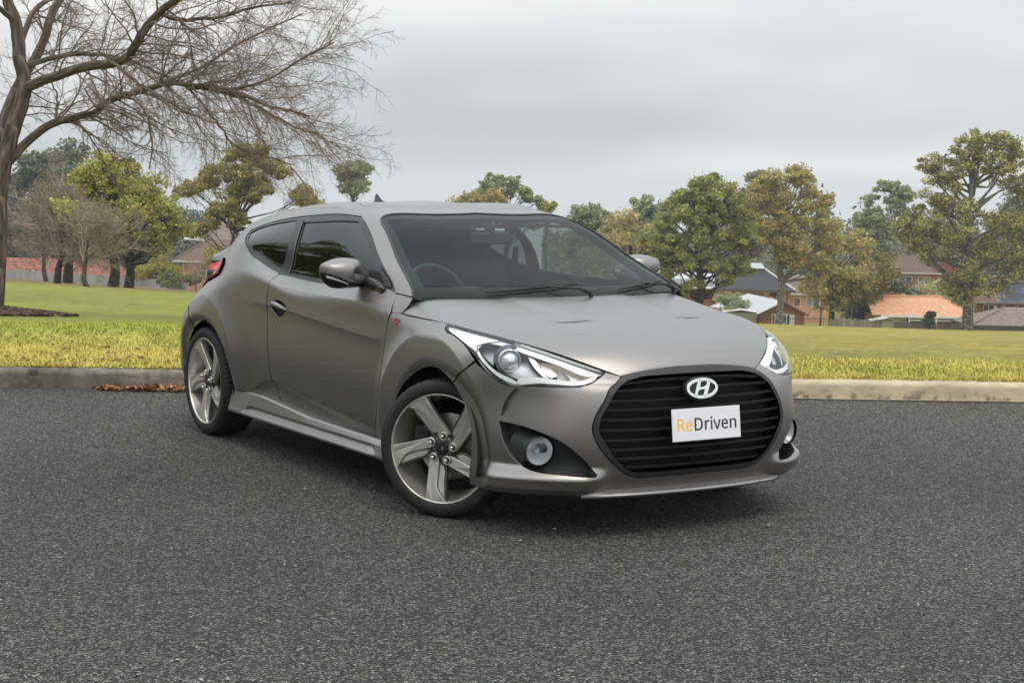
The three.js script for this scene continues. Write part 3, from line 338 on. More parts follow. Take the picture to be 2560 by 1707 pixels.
  leafyTree('scrub_tree', 'dull grey olive scrub in front of the hillside brick house', 2300, 218, 700, { clumps: fillClumps(16, 1.0, .2, .95, .25, .38, .7), cols: [...G_GREY, ...G_OLIVE], leaves: 4500, size: .4, trunk: .2, group: 'trees behind the houses' });
  leafyTree('scrub_tree', 'thin straw coloured scrub behind the orange roof', 2345, 214, 735, { clumps: fillClumps(10, 1.5, .2, .9, .35, .5, .7), cols: [[.4, .34, .14], [.3, .28, .12]], leaves: 2500, size: .36, trunk: .1, group: 'trees behind the houses' });
  leafyTree('garden_shrub', 'pale olive shrub in front of the two storey house', 1812, 190, 738, { clumps: fillClumps(12, .75, .2, .95, .2, .32, .8), cols: G_GREY, leaves: 3000, size: .26, trunk: .1, group: 'garden shrubs' });
  leafyTree('garden_shrub', 'small conifer in front of the dark brown fence', 2321, 176, 776, { clumps: fillClumps(10, .30, .1, .97, .16, .24, 1.1), cols: [[.08, .10, .04], [.11, .12, .05]], leaves: 2200, size: .2, trunk: .08, group: 'garden shrubs' });
  leafyTree('garden_shrub', 'yellow flowering shrub beside the pink brick house', 400, 178, 640, { clumps: fillClumps(12, .7, .2, .95, .2, .3, .8), cols: [[.42, .34, .03], [.34, .30, .04], [.20, .24, .04]], leaves: 2800, size: .3, trunk: .1, group: 'garden shrubs' });
  leafyTree('garden_shrub', 'low green shrub under the window of the pink brick house', 455, 170, 678, { clumps: fillClumps(10, 1.3, .2, .9, .3, .4, .8), cols: [[.13, .16, .04], [.2, .22, .04]], leaves: 2200, size: .26, trunk: .08, group: 'garden shrubs' });
  leafyTree('garden_shrub', 'yellow shrub above the tiled roof of the pink brick house', 545, 182, 618, { clumps: fillClumps(8, .4, .4, .95, .16, .24, .8), cols: [[.36, .32, .05], [.26, .26, .05]], leaves: 1500, size: .3, trunk: .1, group: 'garden shrubs' });
  leafyTree('distant_tree', 'rounded blue green tree far behind the gum', 462, 300, 535, { clumps: fillClumps(18, .6, .3, .95, .2, .3, .7), cols: [[.06, .085, .05], [.08, .10, .06]], leaves: 6000, size: .6, trunk: .4, group: 'distant trees' });
  leafyTree('distant_tree', 'pale distant tree behind the left of the gum', 448, 420, 505, { clumps: fillClumps(14, .6, .3, .95, .2, .3, .7), cols: [[.07, .085, .06]], leaves: 4000, size: .9, trunk: .4, group: 'distant trees' });
}
// palms: trunk and long drooping fronds
const palmGreen = std(lin(0.13, 0.16, 0.04), 0.7, 0, { side: THREE.DoubleSide }), palmGold = std(lin(0.26, 0.23, 0.05), 0.7, 0, { side: THREE.DoubleSide });
function palm(label, px, D, topPy, n, mat) {
  const b = ground(px, D), H = heightAt(px, topPy, D), t = thing('garden_palm', label, 'palm', [b.x, b.y, b.z], -0.5628, 'garden palms'); part('trunk', taper([V(0, -0.3, 0), V(0.05, H * 0.3, 0), V(0, H * 0.62, 0)], [0.12, 0.09, 0.07], 7), barkGrey, t);
  for (let k = 0; k < n; k++) { const a = k / n * 6.28 + rr(-.2, .2), el = rr(0.2, 1.2), s = new Soup(), L = H * rr(0.34, 0.5), pts = []; for (let i = 0; i <= 8; i++) { const f = i / 8; pts.push(V(Math.cos(a) * Math.cos(el) * L * f, H * 0.62 + Math.sin(el) * L * f - L * 0.75 * f * f, Math.sin(a) * Math.cos(el) * L * f)); } s.twig(pts, 0.02, 0.008, 3); for (let i = 1; i < 8; i++) for (const q of [-1, 1]) for (let j = 0; j < 2; j++) { const p = pts[i].clone().lerp(pts[i + 1] ?? pts[i], j / 2), tn = pts[i].clone().sub(pts[i - 1]).normalize(), sd = tn.clone().cross(V(0, 1, 0)).normalize().multiplyScalar(q), e = sd.multiplyScalar(0.9).addScaledVector(tn, 0.55).add(V(0, -0.45, 0)).normalize(); s.twig([p, p.clone().addScaledVector(e, L * 0.12), p.clone().addScaledVector(e, L * 0.22 * (1 - i / 12)).add(V(0, -0.03, 0))], 0.026, 0.004, 2); } s.c = []; part('frond', s.geo(), mat, t); }
}
palm('golden green palm beside the gabled house', 2048, 178, 742, 14, palmGold); palm('darker feathery palm behind the paling fence', 2120, 180, 738, 16, palmGreen); palm('tall palm rising behind the golden palm', 2072, 190, 728, 14, palmGreen);
// far wooded rise
{
  const s = new Soup(); for (let i = 0; i < 46000; i++) { const side = rnd(), px = side < 0.72 ? rr(1350, 2760) : rr(-160, 640), D = rr(285, 400), p = at(px, 900, D), y0 = land(p.x, p.z), lump = fbm(px * 0.022 + 4, D * 0.05, 3, 4), h = (side < 0.72 ? lerp(13, 19, sst(1400, 2100, px)) : 7) * (0.35 + 1.1 * lump); p.y = y0 + h * Math.pow(rnd(), 0.6); const v = rr(0.7, 1.25), c = rnd() < 0.3 ? [.22, .19, .10] : [.13, .15, .085]; s.leaf(p, rr(0.7, 1.5), dirRand(), dirRand(), c.map((x) => x * v)); }
  const m = part('distant_woodland', s.geo(), leafMat, scene); m.userData = { label: 'hazy dark woodland covering the far rise behind the houses', category: 'woodland', kind: 'stuff' };
}
// trees outside the picture that the side glass and the doors mirror
{
  const big = scene.children.find((o) => o.name === 'bare_tree'), c = big.clone(); c.name = numbered('bare_tree'); c.position.set(-9.5, land(-9.5, -15) - 0.05, -15); c.rotation.y = 2.2; c.userData = { label: 'second large bare tree further along the kerb beyond the first one', category: 'tree' }; scene.add(c);
  for (const [x, z, n] of [[-13, -31, 'first'], [-19, -34, 'middle'], [-24, -29, 'last'], [-30, -22, 'end']]) leafyTree('roadside_evergreen', n + ' dense dark evergreen of the row along the road past the bare trees', 0, 60, 300, { base: V(x, land(x, z), z), H: 12.5, clumps: fillClumps(26, .36, .1, .98, .09, .15, .8), cols: [...G_DARK, ...G_GREEN], leaves: 3600, size: .42, trunk: .3, group: 'evergreens along the road' });
  [[-13.5, -7.5], [-15, -1.5], [-15.5, 4.5], [-14.5, 11]].forEach(([x, z], i) => leafyTree('car_park_tree', ['first', 'second', 'third', 'fourth'][i] + ' broad leafy tree of the row along the side of the car park', 0, 60, 300, { base: V(x, -0.02, z), H: 8.5, clumps: fillClumps(26, .42, .16, .98, .09, .15, .8), cols: [...G_DARK, ...G_GREEN], leaves: 3000, size: .36, trunk: .2, group: 'trees along the side of the car park' }));
  leafyTree('roadside_tree', 'leafy dark tree far along the kerb past the second bare tree', -420, 60, 300, { clumps: fillClumps(26, .34, .25, .98, .08, .13, 1), cols: [...G_DARK, ...G_GREEN], leaves: 5000, size: .3, trunk: .3 });
  leafyTree('roadside_tree', 'leafy tree past the second bare tree nearer the road', -900, 52, 280, { clumps: fillClumps(26, .34, .25, .98, .08, .13, 1), cols: [...G_DARK, ...G_OLIVE], leaves: 5000, size: .3, trunk: .3 });
}

// ---------------------------------------------------------------- houses and fences
const brickTex = (a, b, m) => canvasTex(256, 256, (i, j) => { const row = Math.floor(j / 256 * 24), x = i / 256 * 8 + (row % 2) * 0.5, col = Math.floor(x), fx = x - col, fy = j / 256 * 24 - row, k = hash2(col % 8, row, 3), mort = fx < 0.05 || fy < 0.13; const c = mort ? m : a.map((v, q) => lerp(v, b[q], k)); const n = (hash2(i, j, 2) - 0.5) * 14; return c.map((v) => clamp(v + n, 0, 255)); });
const brickMat = (a, b, m) => std(0xffffff, 0.95, 0, { map: brickTex(a, b, m) });
const tileMat = (c, v = 0.2) => { const t = canvasTex(256, 256, (i, j) => { const col = Math.floor(i / 256 * 8), row = Math.floor(j / 256 * 8), k = hash2(col, row, 5), fy = j / 256 * 8 - row, fx = i / 256 * 8 - col, s = 1 - v * k - (fy < 0.12 ? 0.22 : 0) - (fx < 0.10 ? 0.10 : 0); return c.map((x) => clamp(x * s, 0, 255)); }); return std(0xffffff, 0.85, 0, { map: t }); };
const BR_PINK = brickMat([196, 142, 112], [168, 112, 88], [196, 178, 158]), BR_BROWN = brickMat([158, 108, 86], [128, 84, 68], [168, 148, 130]), BR_RED = brickMat([158, 84, 68], [126, 62, 52], [170, 140, 124]), BR_PALE = brickMat([212, 160, 128], [186, 132, 104], [206, 188, 168]);
const T_RED = tileMat([172, 106, 88], 0.42), T_ORANGE = tileMat([222, 168, 134], 0.12), T_BROWN = tileMat([118, 96, 84]), T_DARK = tileMat([70, 70, 74], 0.12), T_GREY = tileMat([140, 126, 114]);
const white = std(lin(0.72, 0.72, 0.70), 0.6), pale = std(lin(0.55, 0.55, 0.52), 0.6), darkGap = std(lin(0.03, 0.032, 0.035), 0.4), metalRoof = std(lin(0.50, 0.52, 0.55), 0.45, 0.2), solar = phys({ color: lin(0.06, 0.07, 0.10), roughness: 0.15, clearcoat: 1 }), solarFrame = std(lin(0.45, 0.46, 0.48), 0.4, 0.7), blind = std(lin(0.42, 0.43, 0.42), 0.8), houseGlass = phys({ color: lin(0.12, 0.14, 0.15), roughness: 0.05, clearcoat: 1 }), gutterDark = std(lin(0.05, 0.05, 0.055), 0.5), pale2 = std(lin(0.62, 0.60, 0.52), 0.7);
const M = (px, D) => px * D / 4325.3;                                     // metres from photograph pixels at a depth
// a frame standing at a depth whose x runs right and y up; y = 0 is at photograph height py0
function frame(name, label, cat, px0, py0, D, group) { const p = at(px0, py0, D); return thing(name, label, cat, [p.x, p.y, p.z], -0.5628, group); }
function uvBox(w, h, d, x, y, z, s = 0.6) { const g = new THREE.BoxGeometry(w, h, d), u = g.attributes.uv, n = g.attributes.normal; for (let i = 0; i < u.count; i++) { const ax = Math.abs(n.getX(i)) > 0.5 ? d : w, ay = Math.abs(n.getY(i)) > 0.5 ? d : h; u.setXY(i, u.getX(i) * ax * s, u.getY(i) * ay * s); } return g.translate(x, y, z); }
function slab(pts, t = 0.12, s = 0.45) {                                  // a roof face with thickness
  const P = pts.map((p) => V(...p)), n = P[1].clone().sub(P[0]).cross(P[2].clone().sub(P[0])).normalize(); if (n.y < 0) { P.reverse(); n.negate(); }
  const e = P[1].clone().sub(P[0]).normalize(), f = n.clone().cross(e), uvOf = (p) => [p.clone().sub(P[0]).dot(e) * s, p.clone().sub(P[0]).dot(f) * s], pos = [], uv = [], add = (a) => a.forEach((p) => { pos.push(p.x, p.y, p.z); uv.push(...uvOf(p)); });
  const Q = P.map((p) => p.clone().addScaledVector(n, -t)); for (let i = 1; i < P.length - 1; i++) { add([P[0], P[i], P[i + 1]]); add([Q[0], Q[i + 1], Q[i]]); } for (let i = 0; i < P.length; i++) { const j = (i + 1) % P.length; add([P[i], Q[i], P[j]]); add([P[j], Q[i], Q[j]]); }
  return mesh3(pos, null, uv, null);
}
function ridge(a, b, r, mat, parent) { part('ridge_cap', taper([V(...a), V(...b)], [r, r], 6), mat, parent); }
function windowOn(parent, x, y, w, h, z, { cols = 2, fill = null, mat = white, blindOn = true } = {}) {
  const b = 0.07, fr = part('window', [box(w + 2 * b, b, 0.09, x, y + h / 2 + b / 2, z), box(w + 2 * b, b, 0.12, x, y - h / 2 - b / 2, z), box(b, h, 0.09, x - w / 2 - b / 2, y, z), box(b, h, 0.09, x + w / 2 + b / 2, y, z), ...(cols > 1 ? [box(b, h, 0.08, x, y, z)] : [])], mat, parent), cw = cols > 1 ? (w - b) / 2 : w;
  for (let c = 0; c < cols; c++) part('pane', box(cw, h, 0.02, cols > 1 ? x + (c ? 1 : -1) * (cw / 2 + b / 2) : x, y, z - 0.03), (fill && fill[c]) || houseGlass, fr);
}
// two storey brick house
{
  const D = 215, h = frame('two_storey_house', 'two storey brick house with dark front roof and pale metal roof ends', 'house', 1890, 725, D), m = (x) => M(x - 1890, D), y = (v) => -M(v - 725, D);
  const wl = m(1792), wr = m(1978), dp = 8;
  part('wall', [uvBox(wr - wl, 8.5, dp, (wl + wr) / 2, -4.3, -dp / 2)], BR_PALE, h); part('wall', [uvBox(m(1792) - m(1630), 8, dp, (m(1630) + m(1792)) / 2, -4.1, -dp / 2 - 0.6)], BR_BROWN, h);
  const ez = 0.55, rz = -dp / 2, ry = 2.5, x0 = wl - 0.5, x1 = wr + 0.5, r0 = wl + 1.2, r1 = wr - 3.0;
  part('roof', [slab([[x0, 0, ez], [x1, 0, ez], [r1, ry, rz], [r0, ry, rz]])], T_DARK, h); part('roof', [slab([[x1, 0, ez], [x1, 0, -dp - ez], [r1, ry, rz]]), slab([[x0, 0, -dp - ez], [x0, 0, ez], [r0, ry, rz]]), slab([[x1, 0, -dp - ez], [x0, 0, -dp - ez], [r0, ry, rz], [r1, ry, rz]])], T_GREY, h);
  part('upper_roof', [slab([[r0, ry + 0.02, rz + 0.6], [r1 + 0.2, ry + 0.02, rz + 0.6], [r1, ry + 0.62, rz - 1.2], [r0 + 0.4, ry + 0.62, rz - 1.2]])], metalRoof, h); ridge([r1, ry + 0.1, rz], [x1, 0.08, ez], 0.14, pale, h); ridge([r0, ry + 0.1, rz], [x0, 0.08, ez], 0.14, pale, h);
  part('gutter', box(x1 - x0, 0.16, 0.14, (x0 + x1) / 2, -0.06, ez + 0.05), gutterDark, h); part('eaves', box(x1 - x0, 0.06, 0.6, (x0 + x1) / 2, -0.18, 0.25), white, h); part('downpipe', box(0.09, 4.6, 0.09, m(1969), -2.4, 0.06), gutterDark, h);
  const lx0 = m(1618), lx1 = m(1800); part('roof', [slab([[lx0, 0.05, 0], [lx1, 0.05, 0], [lx1 - 0.4, 1.75, -4], [lx0 + 1.0, 1.75, -4]])], metalRoof, h); part('gutter', box(lx1 - lx0, 0.16, 0.14, (lx0 + lx1) / 2, -0.02, 0.1), gutterDark, h);
  for (let k = 0; k < 5; k++) { const x = m(1650) + k * 1.12, pn = part('solar_panel', slab([[x, 0.35, -0.55], [x + 1.02, 0.35, -0.55], [x + 1.02, 1.15, -2.4], [x, 1.15, -2.4]], 0.06), solar, h); part('panel_frame', slab([[x - 0.04, 0.32, -0.52], [x + 1.06, 0.32, -0.52], [x + 1.06, 1.17, -2.44], [x - 0.04, 1.17, -2.44]], 0.05), solarFrame, pn); }
  part('panel_bank', slab([[m(1748), 0.35, -0.55], [m(1790), 0.35, -0.55], [m(1780), 1.15, -2.4], [m(1756), 1.15, -2.4]], 0.06), solar, h);
  const wn = (a, b, c, d, o) => windowOn(h, (m(a) + m(b)) / 2, (y(c) + y(d)) / 2, m(b) - m(a), y(c) - y(d), 0.02, o); wn(1784, 1816, 728, 751, { fill: [blind, pale2] }); wn(1834, 1859, 742, 765, { fill: [blind, white] }); wn(1878, 1911, 726, 747, { fill: [blind, pale2] }); wn(1927, 1952, 726, 747, { fill: [darkGap, darkGap], mat: gutterDark });
  part('brick_sill', box(m(1915) - m(1874), 0.12, 0.16, (m(1874) + m(1915)) / 2, y(752), 0.05), BR_BROWN, h);
}
// gabled brick house
{
  const D = 190, h = frame('gabled_house', 'single storey brown brick house with pale metal roof and glass sliding door', 'house', 1957, 785, D), m = (x) => M(x - 1957, D), y = (v) => -M(v - 785, D), xl = m(1900), xr = m(2012), ap = [m(1957), y(756)], dp = 9;
  const s = new THREE.Shape(); s.moveTo(xl, y(840)); s.lineTo(xr, y(840)); s.lineTo(xr, y(783)); s.lineTo(ap[0], ap[1]); s.lineTo(xl, y(785)); const g = new THREE.ExtrudeGeometry(s, { depth: dp, bevelEnabled: false }).translate(0, 0, -dp); { const u = g.attributes.uv; for (let i = 0; i < u.count; i++) u.setXY(i, u.getX(i) * 0.6, u.getY(i) * 0.6); } part('wall', g, BR_BROWN, h);
  const ov = 0.4, dx = -2.6; part('roof', slab([[xl - ov, y(787), 0.5], [ap[0], ap[1] + 0.15, 0.5], [ap[0] + dx, ap[1] + 0.3, -dp], [xl - ov + dx * 1.6, y(787) + 0.1, -dp]], 0.14), metalRoof, h); part('roof', slab([[ap[0], ap[1] + 0.15, 0.5], [xr + ov, y(785), 0.5], [xr + ov, y(785), -dp], [ap[0] + dx, ap[1] + 0.3, -dp]], 0.14), T_BROWN, h);
  part('barge_board', [slab([[xl - ov, y(787) - 0.06, 0.56], [ap[0], ap[1] + 0.09, 0.56], [ap[0], ap[1] + 0.09, 0.50], [xl - ov, y(787) - 0.06, 0.50]], 0.14), slab([[ap[0], ap[1] + 0.09, 0.56], [xr + ov, y(785) - 0.06, 0.56], [xr + ov, y(785) - 0.06, 0.5], [ap[0], ap[1] + 0.09, 0.5]], 0.14)], gutterDark, h);
  const door = part('sliding_door', [box(0.10, 1.8, 0.1, m(1950), y(804), 0.03), box(0.10, 1.8, 0.1, m(1986), y(804), 0.03), box(m(1988) - m(1948), 0.1, 0.1, m(1968), y(786), 0.03), box(0.09, 1.7, 0.1, m(1967.5), y(804), 0.03), box(m(1967) - m(1950), 0.08, 0.08, m(1958.5), y(809), 0.04)], white, h); part('pane', box(m(1967) - m(1951), 1.65, 0.02, m(1959), y(804), 0.0), houseGlass, door); part('pane', box(m(1975) - m(1968), 1.65, 0.02, m(1971.5), y(804), 0.0), darkGap, door); part('curtain', box(m(1985) - m(1975), 1.65, 0.03, m(1980), y(804), 0.0), white, door);
  windowOn(h, m(1935), y(804), m(1938) - m(1932), 1.5, 0.02, { cols: 1, fill: [blind] });
}
// green garden shed
{
  const D = 186, h = frame('garden_shed', 'green ribbed metal garden shed beside the gabled house', 'shed', 1853, 780, D), m = (x) => M(x - 1853, D), w = m(1893) - m(1813); const gm = std(lin(0.22, 0.24, 0.15), 0.6);
  part('wall', box(w, 2.4, 2.5, 0, -1.25, -1.25), gm, h); for (let k = 0; k < 14; k++) part('rib', box(0.05, 2.2, 0.05, m(1813) + (k + 0.5) * w / 14, -1.2, 0.02), gm, h); part('roof', [slab([[-w / 2 - 0.1, 0, 0.1], [0, 0.25, 0.1], [0, 0.25, -2.6], [-w / 2 - 0.1, 0, -2.6]], 0.06), slab([[0, 0.25, 0.1], [w / 2 + 0.1, 0, 0.1], [w / 2 + 0.1, 0, -2.6], [0, 0.25, -2.6]], 0.06)], pale2, h);
}
// low house with orange tiled roof
{
  const D = 200, h = frame('orange_roof_house', 'low house with bright orange tiled roof and white carport beam', 'house', 2325, 789, D), m = (x) => M(x - 2325, D), y = (v) => -M(v - 789, D), x0 = m(2180), x1 = m(2465), dp = 9;
  part('wall', uvBox(m(2450) - m(2190), 3.2, dp - 1.5, (m(2190) + m(2450)) / 2, -1.75, -dp / 2 - 1.6), BR_PALE, h);
  part('roof', [slab([[x0, 0, 0.4], [m(2410), 0, 0.4], [m(2362), 1.95, -4.2], [m(2182), 1.75, -4.2]])], T_ORANGE, h); part('roof', [slab([[m(2410), 0.02, 0.4], [x1, -0.45, 0.4], [m(2372), 1.95, -4.2], [m(2362), 1.95, -4.2]])], T_ORANGE, h); part('back_roof', [slab([[m(2142), 1.2, -3.5], [m(2300), 1.2, -3.5], [m(2288), 2.35, -7], [m(2142), 2.2, -7]])], T_ORANGE, h); ridge([m(2182), 1.82, -4.2], [m(2366), 2.0, -4.2], 0.12, T_ORANGE, h); ridge([m(2366), 2.0, -4.2], [x1, -0.4, 0.4], 0.12, T_ORANGE, h); ridge([m(2142), 2.28, -7], [m(2288), 2.42, -7], 0.12, T_ORANGE, h);
  part('fascia', [box(m(2412) - x0 - 1, 0.24, 0.08, (x0 + 1 + m(2412)) / 2, -0.10, 0.46), box(m(2466) - m(2418), 0.22, 0.08, (m(2418) + m(2466)) / 2, -0.50, 0.46)], white, h);
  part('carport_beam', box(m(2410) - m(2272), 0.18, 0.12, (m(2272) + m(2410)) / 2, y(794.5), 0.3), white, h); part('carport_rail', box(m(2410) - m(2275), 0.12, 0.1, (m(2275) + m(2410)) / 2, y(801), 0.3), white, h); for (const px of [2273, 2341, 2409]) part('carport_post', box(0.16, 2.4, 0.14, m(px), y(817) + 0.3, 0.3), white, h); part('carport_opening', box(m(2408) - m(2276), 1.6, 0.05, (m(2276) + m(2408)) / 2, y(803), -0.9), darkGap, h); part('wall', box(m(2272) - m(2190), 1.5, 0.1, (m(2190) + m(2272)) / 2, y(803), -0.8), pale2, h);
}
// brick house with solar panels
{
  const D = 215, h = frame('solar_panel_house', 'red brick house with brown tiled roof and a bank of solar panels', 'house', 2480, 758, D), m = (x) => M(x - 2480, D), y = (v) => -M(v - 758, D), x0 = m(2354), x1 = m(2680), dp = 9;
  part('wall', uvBox(m(2670) - m(2372), 7, dp, (m(2372) + m(2670)) / 2, -3.55, -dp / 2), BR_RED, h); part('roof', [slab([[x0, 0, 0.6], [x1, 0, 0.6], [x1 - 4, 2.9, -dp / 2], [m(2440), 2.9, -dp / 2]])], T_BROWN, h); part('roof', [slab([[x0, 0, -dp], [x0, 0, 0.6], [m(2440), 2.9, -dp / 2]])], T_BROWN, h); part('gutter', box(x1 - x0, 0.18, 0.14, (x0 + x1) / 2, -0.05, 0.66), gutterDark, h);
  for (let r = 0; r < 2; r++) for (let c = 0; c < 5; c++) { const ax = m(2494 + c * 21 - r * 3), z0 = 0.35 - r * 2.0, y0 = 0.24 + r * 1.15, pn = part('solar_panel', slab([[ax, y0, z0], [ax + 1.0, y0, z0], [ax + 0.98, y0 + 1.1, z0 - 1.92], [ax - 0.1, y0 + 1.1, z0 - 1.92]], 0.06), solar, h); part('panel_frame', slab([[ax - 0.04, y0 - 0.03, z0 + 0.03], [ax + 1.03, y0 - 0.03, z0 + 0.03], [ax + 1.0, y0 + 1.11, z0 - 1.95], [ax - 0.13, y0 + 1.11, z0 - 1.95]], 0.05), solarFrame, pn); }
  windowOn(h, (m(2461) + m(2486)) / 2, (y(763) + y(782)) / 2, m(2486) - m(2461), y(763) - y(782), 0.02, { fill: [houseGlass, houseGlass] }); part('curtain', box(m(2494) - m(2487), y(763) - y(782), 0.06, m(2490.5), (y(763) + y(782)) / 2, 0.02), white, h); windowOn(h, m(2556), (y(762) + y(776)) / 2, 0.9, y(762) - y(776), 0.02, { cols: 1, fill: [darkGap] }); part('downpipe', box(0.1, 3, 0.1, m(2447), -1.6, 0.06), gutterDark, h);
}
// brown hip roof low at the right
{
  const D = 192, h = frame('brown_roof_house', 'house showing only a low brown hip roof behind the dark low fence', 'house', 2500, 815, D), m = (x) => M(x - 2500, D); part('roof', [slab([[m(2424), 0, 0.5], [m(2680), 0, 0.5], [m(2640), 1.8, -4.5], [m(2540), 1.8, -4.5]])], T_GREY, h); part('roof', [slab([[m(2424), 0, -9], [m(2424), 0, 0.5], [m(2540), 1.8, -4.5]])], T_GREY, h); part('wall', uvBox(m(2670) - m(2436), 2.4, 8, (m(2436) + m(2670)) / 2, -1.3, -4.2), BR_BROWN, h); ridge([m(2540), 1.86, -4.5], [m(2424), 0.06, 0.5], 0.1, T_GREY, h);
}
// houses on the far slope
const farHouse = (label, px, py, D, w, wallMat, roofMat, win) => { const h = frame('hillside_house', label, 'house', px, py, D, 'houses on the far slope'), W = M(w, D); part('wall', uvBox(W, 7, 7, 0, -3.5, -3.5), wallMat, h); part('roof', [slab([[-W / 2 - 0.5, 0, 0.5], [W / 2 + 0.5, 0, 0.5], [W / 2 - 2.4, 2.4, -3.5], [-W / 2 + 2.4, 2.4, -3.5]]), slab([[-W / 2 - 0.5, 0, -7.5], [-W / 2 - 0.5, 0, 0.5], [-W / 2 + 2.4, 2.4, -3.5]]), slab([[W / 2 + 0.5, 0, 0.5], [W / 2 + 0.5, 0, -7.5], [W / 2 - 2.4, 2.4, -3.5]])], roofMat, h); part('gutter', box(W + 1, 0.15, 0.14, 0, -0.05, 0.55), pale, h); for (const x of win) windowOn(h, x * W, -1.15, 1.7, 1.1, 0.02, { fill: [blind, houseGlass] }); return h; };
farHouse('brown brick house with white trimmed gable under the big gum', 2280, 682, 262, 130, BR_BROWN, T_BROWN, [-0.1, 0.25]);
farHouse('brown roofed house between the russet gum and the palms', 2010, 735, 240, 120, BR_PALE, T_GREY, [-0.2, 0.2]);
farHouse('house with red brown roof high behind the big gum', 2400, 640, 290, 120, BR_RED, T_BROWN, [0, 0.3]);
farHouse('pale walled house high behind the far right gum', 2540, 690, 270, 110, BR_RED, T_GREY, [-0.25]);
farHouse('grey roofed house above the pink brick house', 545, 600, 240, 90, BR_PINK, T_GREY, [0]);
// red roofed house on the left
{
  const D = 215, h = frame('red_roof_house', 'long low house with faded red tiled roof behind the grey fence', 'house', 175, 684, D), m = (x) => M(x - 175, D), y = (v) => -M(v - 684, D);
  part('wall', uvBox(m(330) - m(-120), 4, 7, (m(-120) + m(330)) / 2, -2.1, -4), BR_PINK, h); part('roof', [slab([[m(-140), 0, 0.5], [m(170), 0, 0.5], [m(215), y(652), -3.6], [m(-140), y(650), -3.6]])], T_RED, h); part('roof', [slab([[m(165), -0.1, 1.2], [m(342), -0.1, 1.2], [m(255), y(650), -3.2], [m(215), y(650), -3.2]])], T_RED, h); ridge([m(165), -0.02, 1.2], [m(215), y(650) + 0.06, -3.2], 0.1, T_BROWN, h); ridge([m(342), -0.02, 1.2], [m(258), y(650) + 0.06, -3.2], 0.1, T_BROWN, h); part('gutter', box(m(342) - m(168), 0.16, 0.12, (m(168) + m(342)) / 2, -0.18, 1.25), gutterDark, h); part('window', box(1.6, 0.5, 0.06, m(300), -0.75, 0.1), pale, h);
  part('porch_roof', slab([[m(68), 0.0, 1.5], [m(108), -0.25, 1.5], [m(108), 0.1, 0.4], [m(80), 0.35, 0.4]], 0.08), white, h);
}
// pink brick house behind the car
{
  const D = 190, h = frame('pink_brick_house', 'pink brick house with brown tiled hip roof beside the car boot', 'house', 500, 652, D), m = (x) => M(x - 500, D), y = (v) => -M(v - 652, D);
  part('wall', uvBox(m(640) - m(442), 5.5, 8, (m(442) + m(640)) / 2, -2.8, -4), BR_PINK, h); part('roof', [slab([[m(432), 0, 0.5], [m(650), 0, 0.5], [m(620), y(600), -4], [m(506), y(602), -4]])], T_BROWN, h); part('roof', [slab([[m(432), 0, -8.5], [m(432), 0, 0.5], [m(506), y(602), -4]])], T_BROWN, h); ridge([m(506), y(602) + 0.06, -4], [m(432), 0.06, 0.5], 0.1, T_GREY, h); part('gutter', box(m(650) - m(432), 0.18, 0.14, (m(432) + m(650)) / 2, -0.06, 0.55), pale, h); windowOn(h, m(501), y(675), m(515) - m(487), y(659) - y(690), 0.02, { fill: [white, pale] }); windowOn(h, m(450), y(665), m(456) - m(444), 0.7, 0.02, { cols: 1, fill: [houseGlass] });
  part('verandah_roof', slab([[m(432), 2.2, -6], [m(470), 2.2, -6], [m(470), 2.3, -8], [m(432), 2.3, -8]], 0.2), white, h);
}
// fences: every sheet or board a piece of its own
function fence(name, label, pts, hgt, step, D0, mats, { gap = 0.02, thick = 0.03, rail = null, uneven = 0, ribs = 0 } = {}) {
  const A = at(pts[0][0], pts[0][1], pts[0][2]), o = thing(name, label, 'fence', [A.x, A.y, A.z]); let k = 0; const gs = new Map();
  for (let s = 0; s < pts.length - 1; s++) {
    const a = at(...pts[s]), b = at(...pts[s + 1]), d = b.clone().sub(a), L = Math.hypot(d.x, d.z), n = Math.max(1, Math.round(L / step)), ry = Math.atan2(-d.z, d.x), w = L / n - gap;
    for (let i = 0; i < n; i++) { const p = a.clone().lerp(b, (i + 0.5) / n).sub(A), hh = hgt + (uneven ? rr(-uneven, uneven) : 0), key = w.toFixed(2); if (!gs.has(key)) gs.set(key, ribs ? merge([box(w, 1, thick, 0, -0.5, 0), ...Array.from({ length: ribs }, (_, r) => box(w / ribs * 0.45, 1, thick * 0.8, -w / 2 + (r + 0.5) * w / ribs, -0.5, thick * 0.6))]) : box(w, 1, thick, 0, -0.5, 0)); const m = part('fence_panel', gs.get(key), mats[Math.floor(rnd() * mats.length)], o); m.position.set(p.x, p.y + (hh - hgt), p.z); m.scale.y = hh; m.rotation.y = ry; k++; }
    if (rail) { const r = part('fence_rail', box(L, 0.07, thick * 2, 0, 0, 0), rail, o); const c = a.clone().lerp(b, 0.5).sub(A); r.position.copy(c); r.rotation.y = ry; r.rotation.z = Math.atan2(d.y, L); }
  }
  return o;
}
const steelGrey = [std(lin(0.36, 0.36, 0.36), 0.6), std(lin(0.40, 0.40, 0.395), 0.6), std(lin(0.33, 0.33, 0.33), 0.6)], timber = [0.22, 0.27, 0.19, 0.31].map((v) => std(lin(v * 1.05, v * 0.95, v * 0.82), 0.9)), brownSteel = [std(lin(0.12, 0.10, 0.075), 0.7), std(lin(0.15, 0.125, 0.09), 0.7)], darkSteel = [std(lin(0.07, 0.065, 0.055), 0.7)];
fence('steel_fence', 'grey ribbed steel boundary fence across the left slope', [[-60, 664, 205], [8, 672, 200], [150, 683, 190], [300, 692, 180], [470, 708, 168]], 2.6, 0.8, 0, steelGrey, { gap: 0.03, thick: 0.05, rail: steelGrey[0], ribs: 4 });
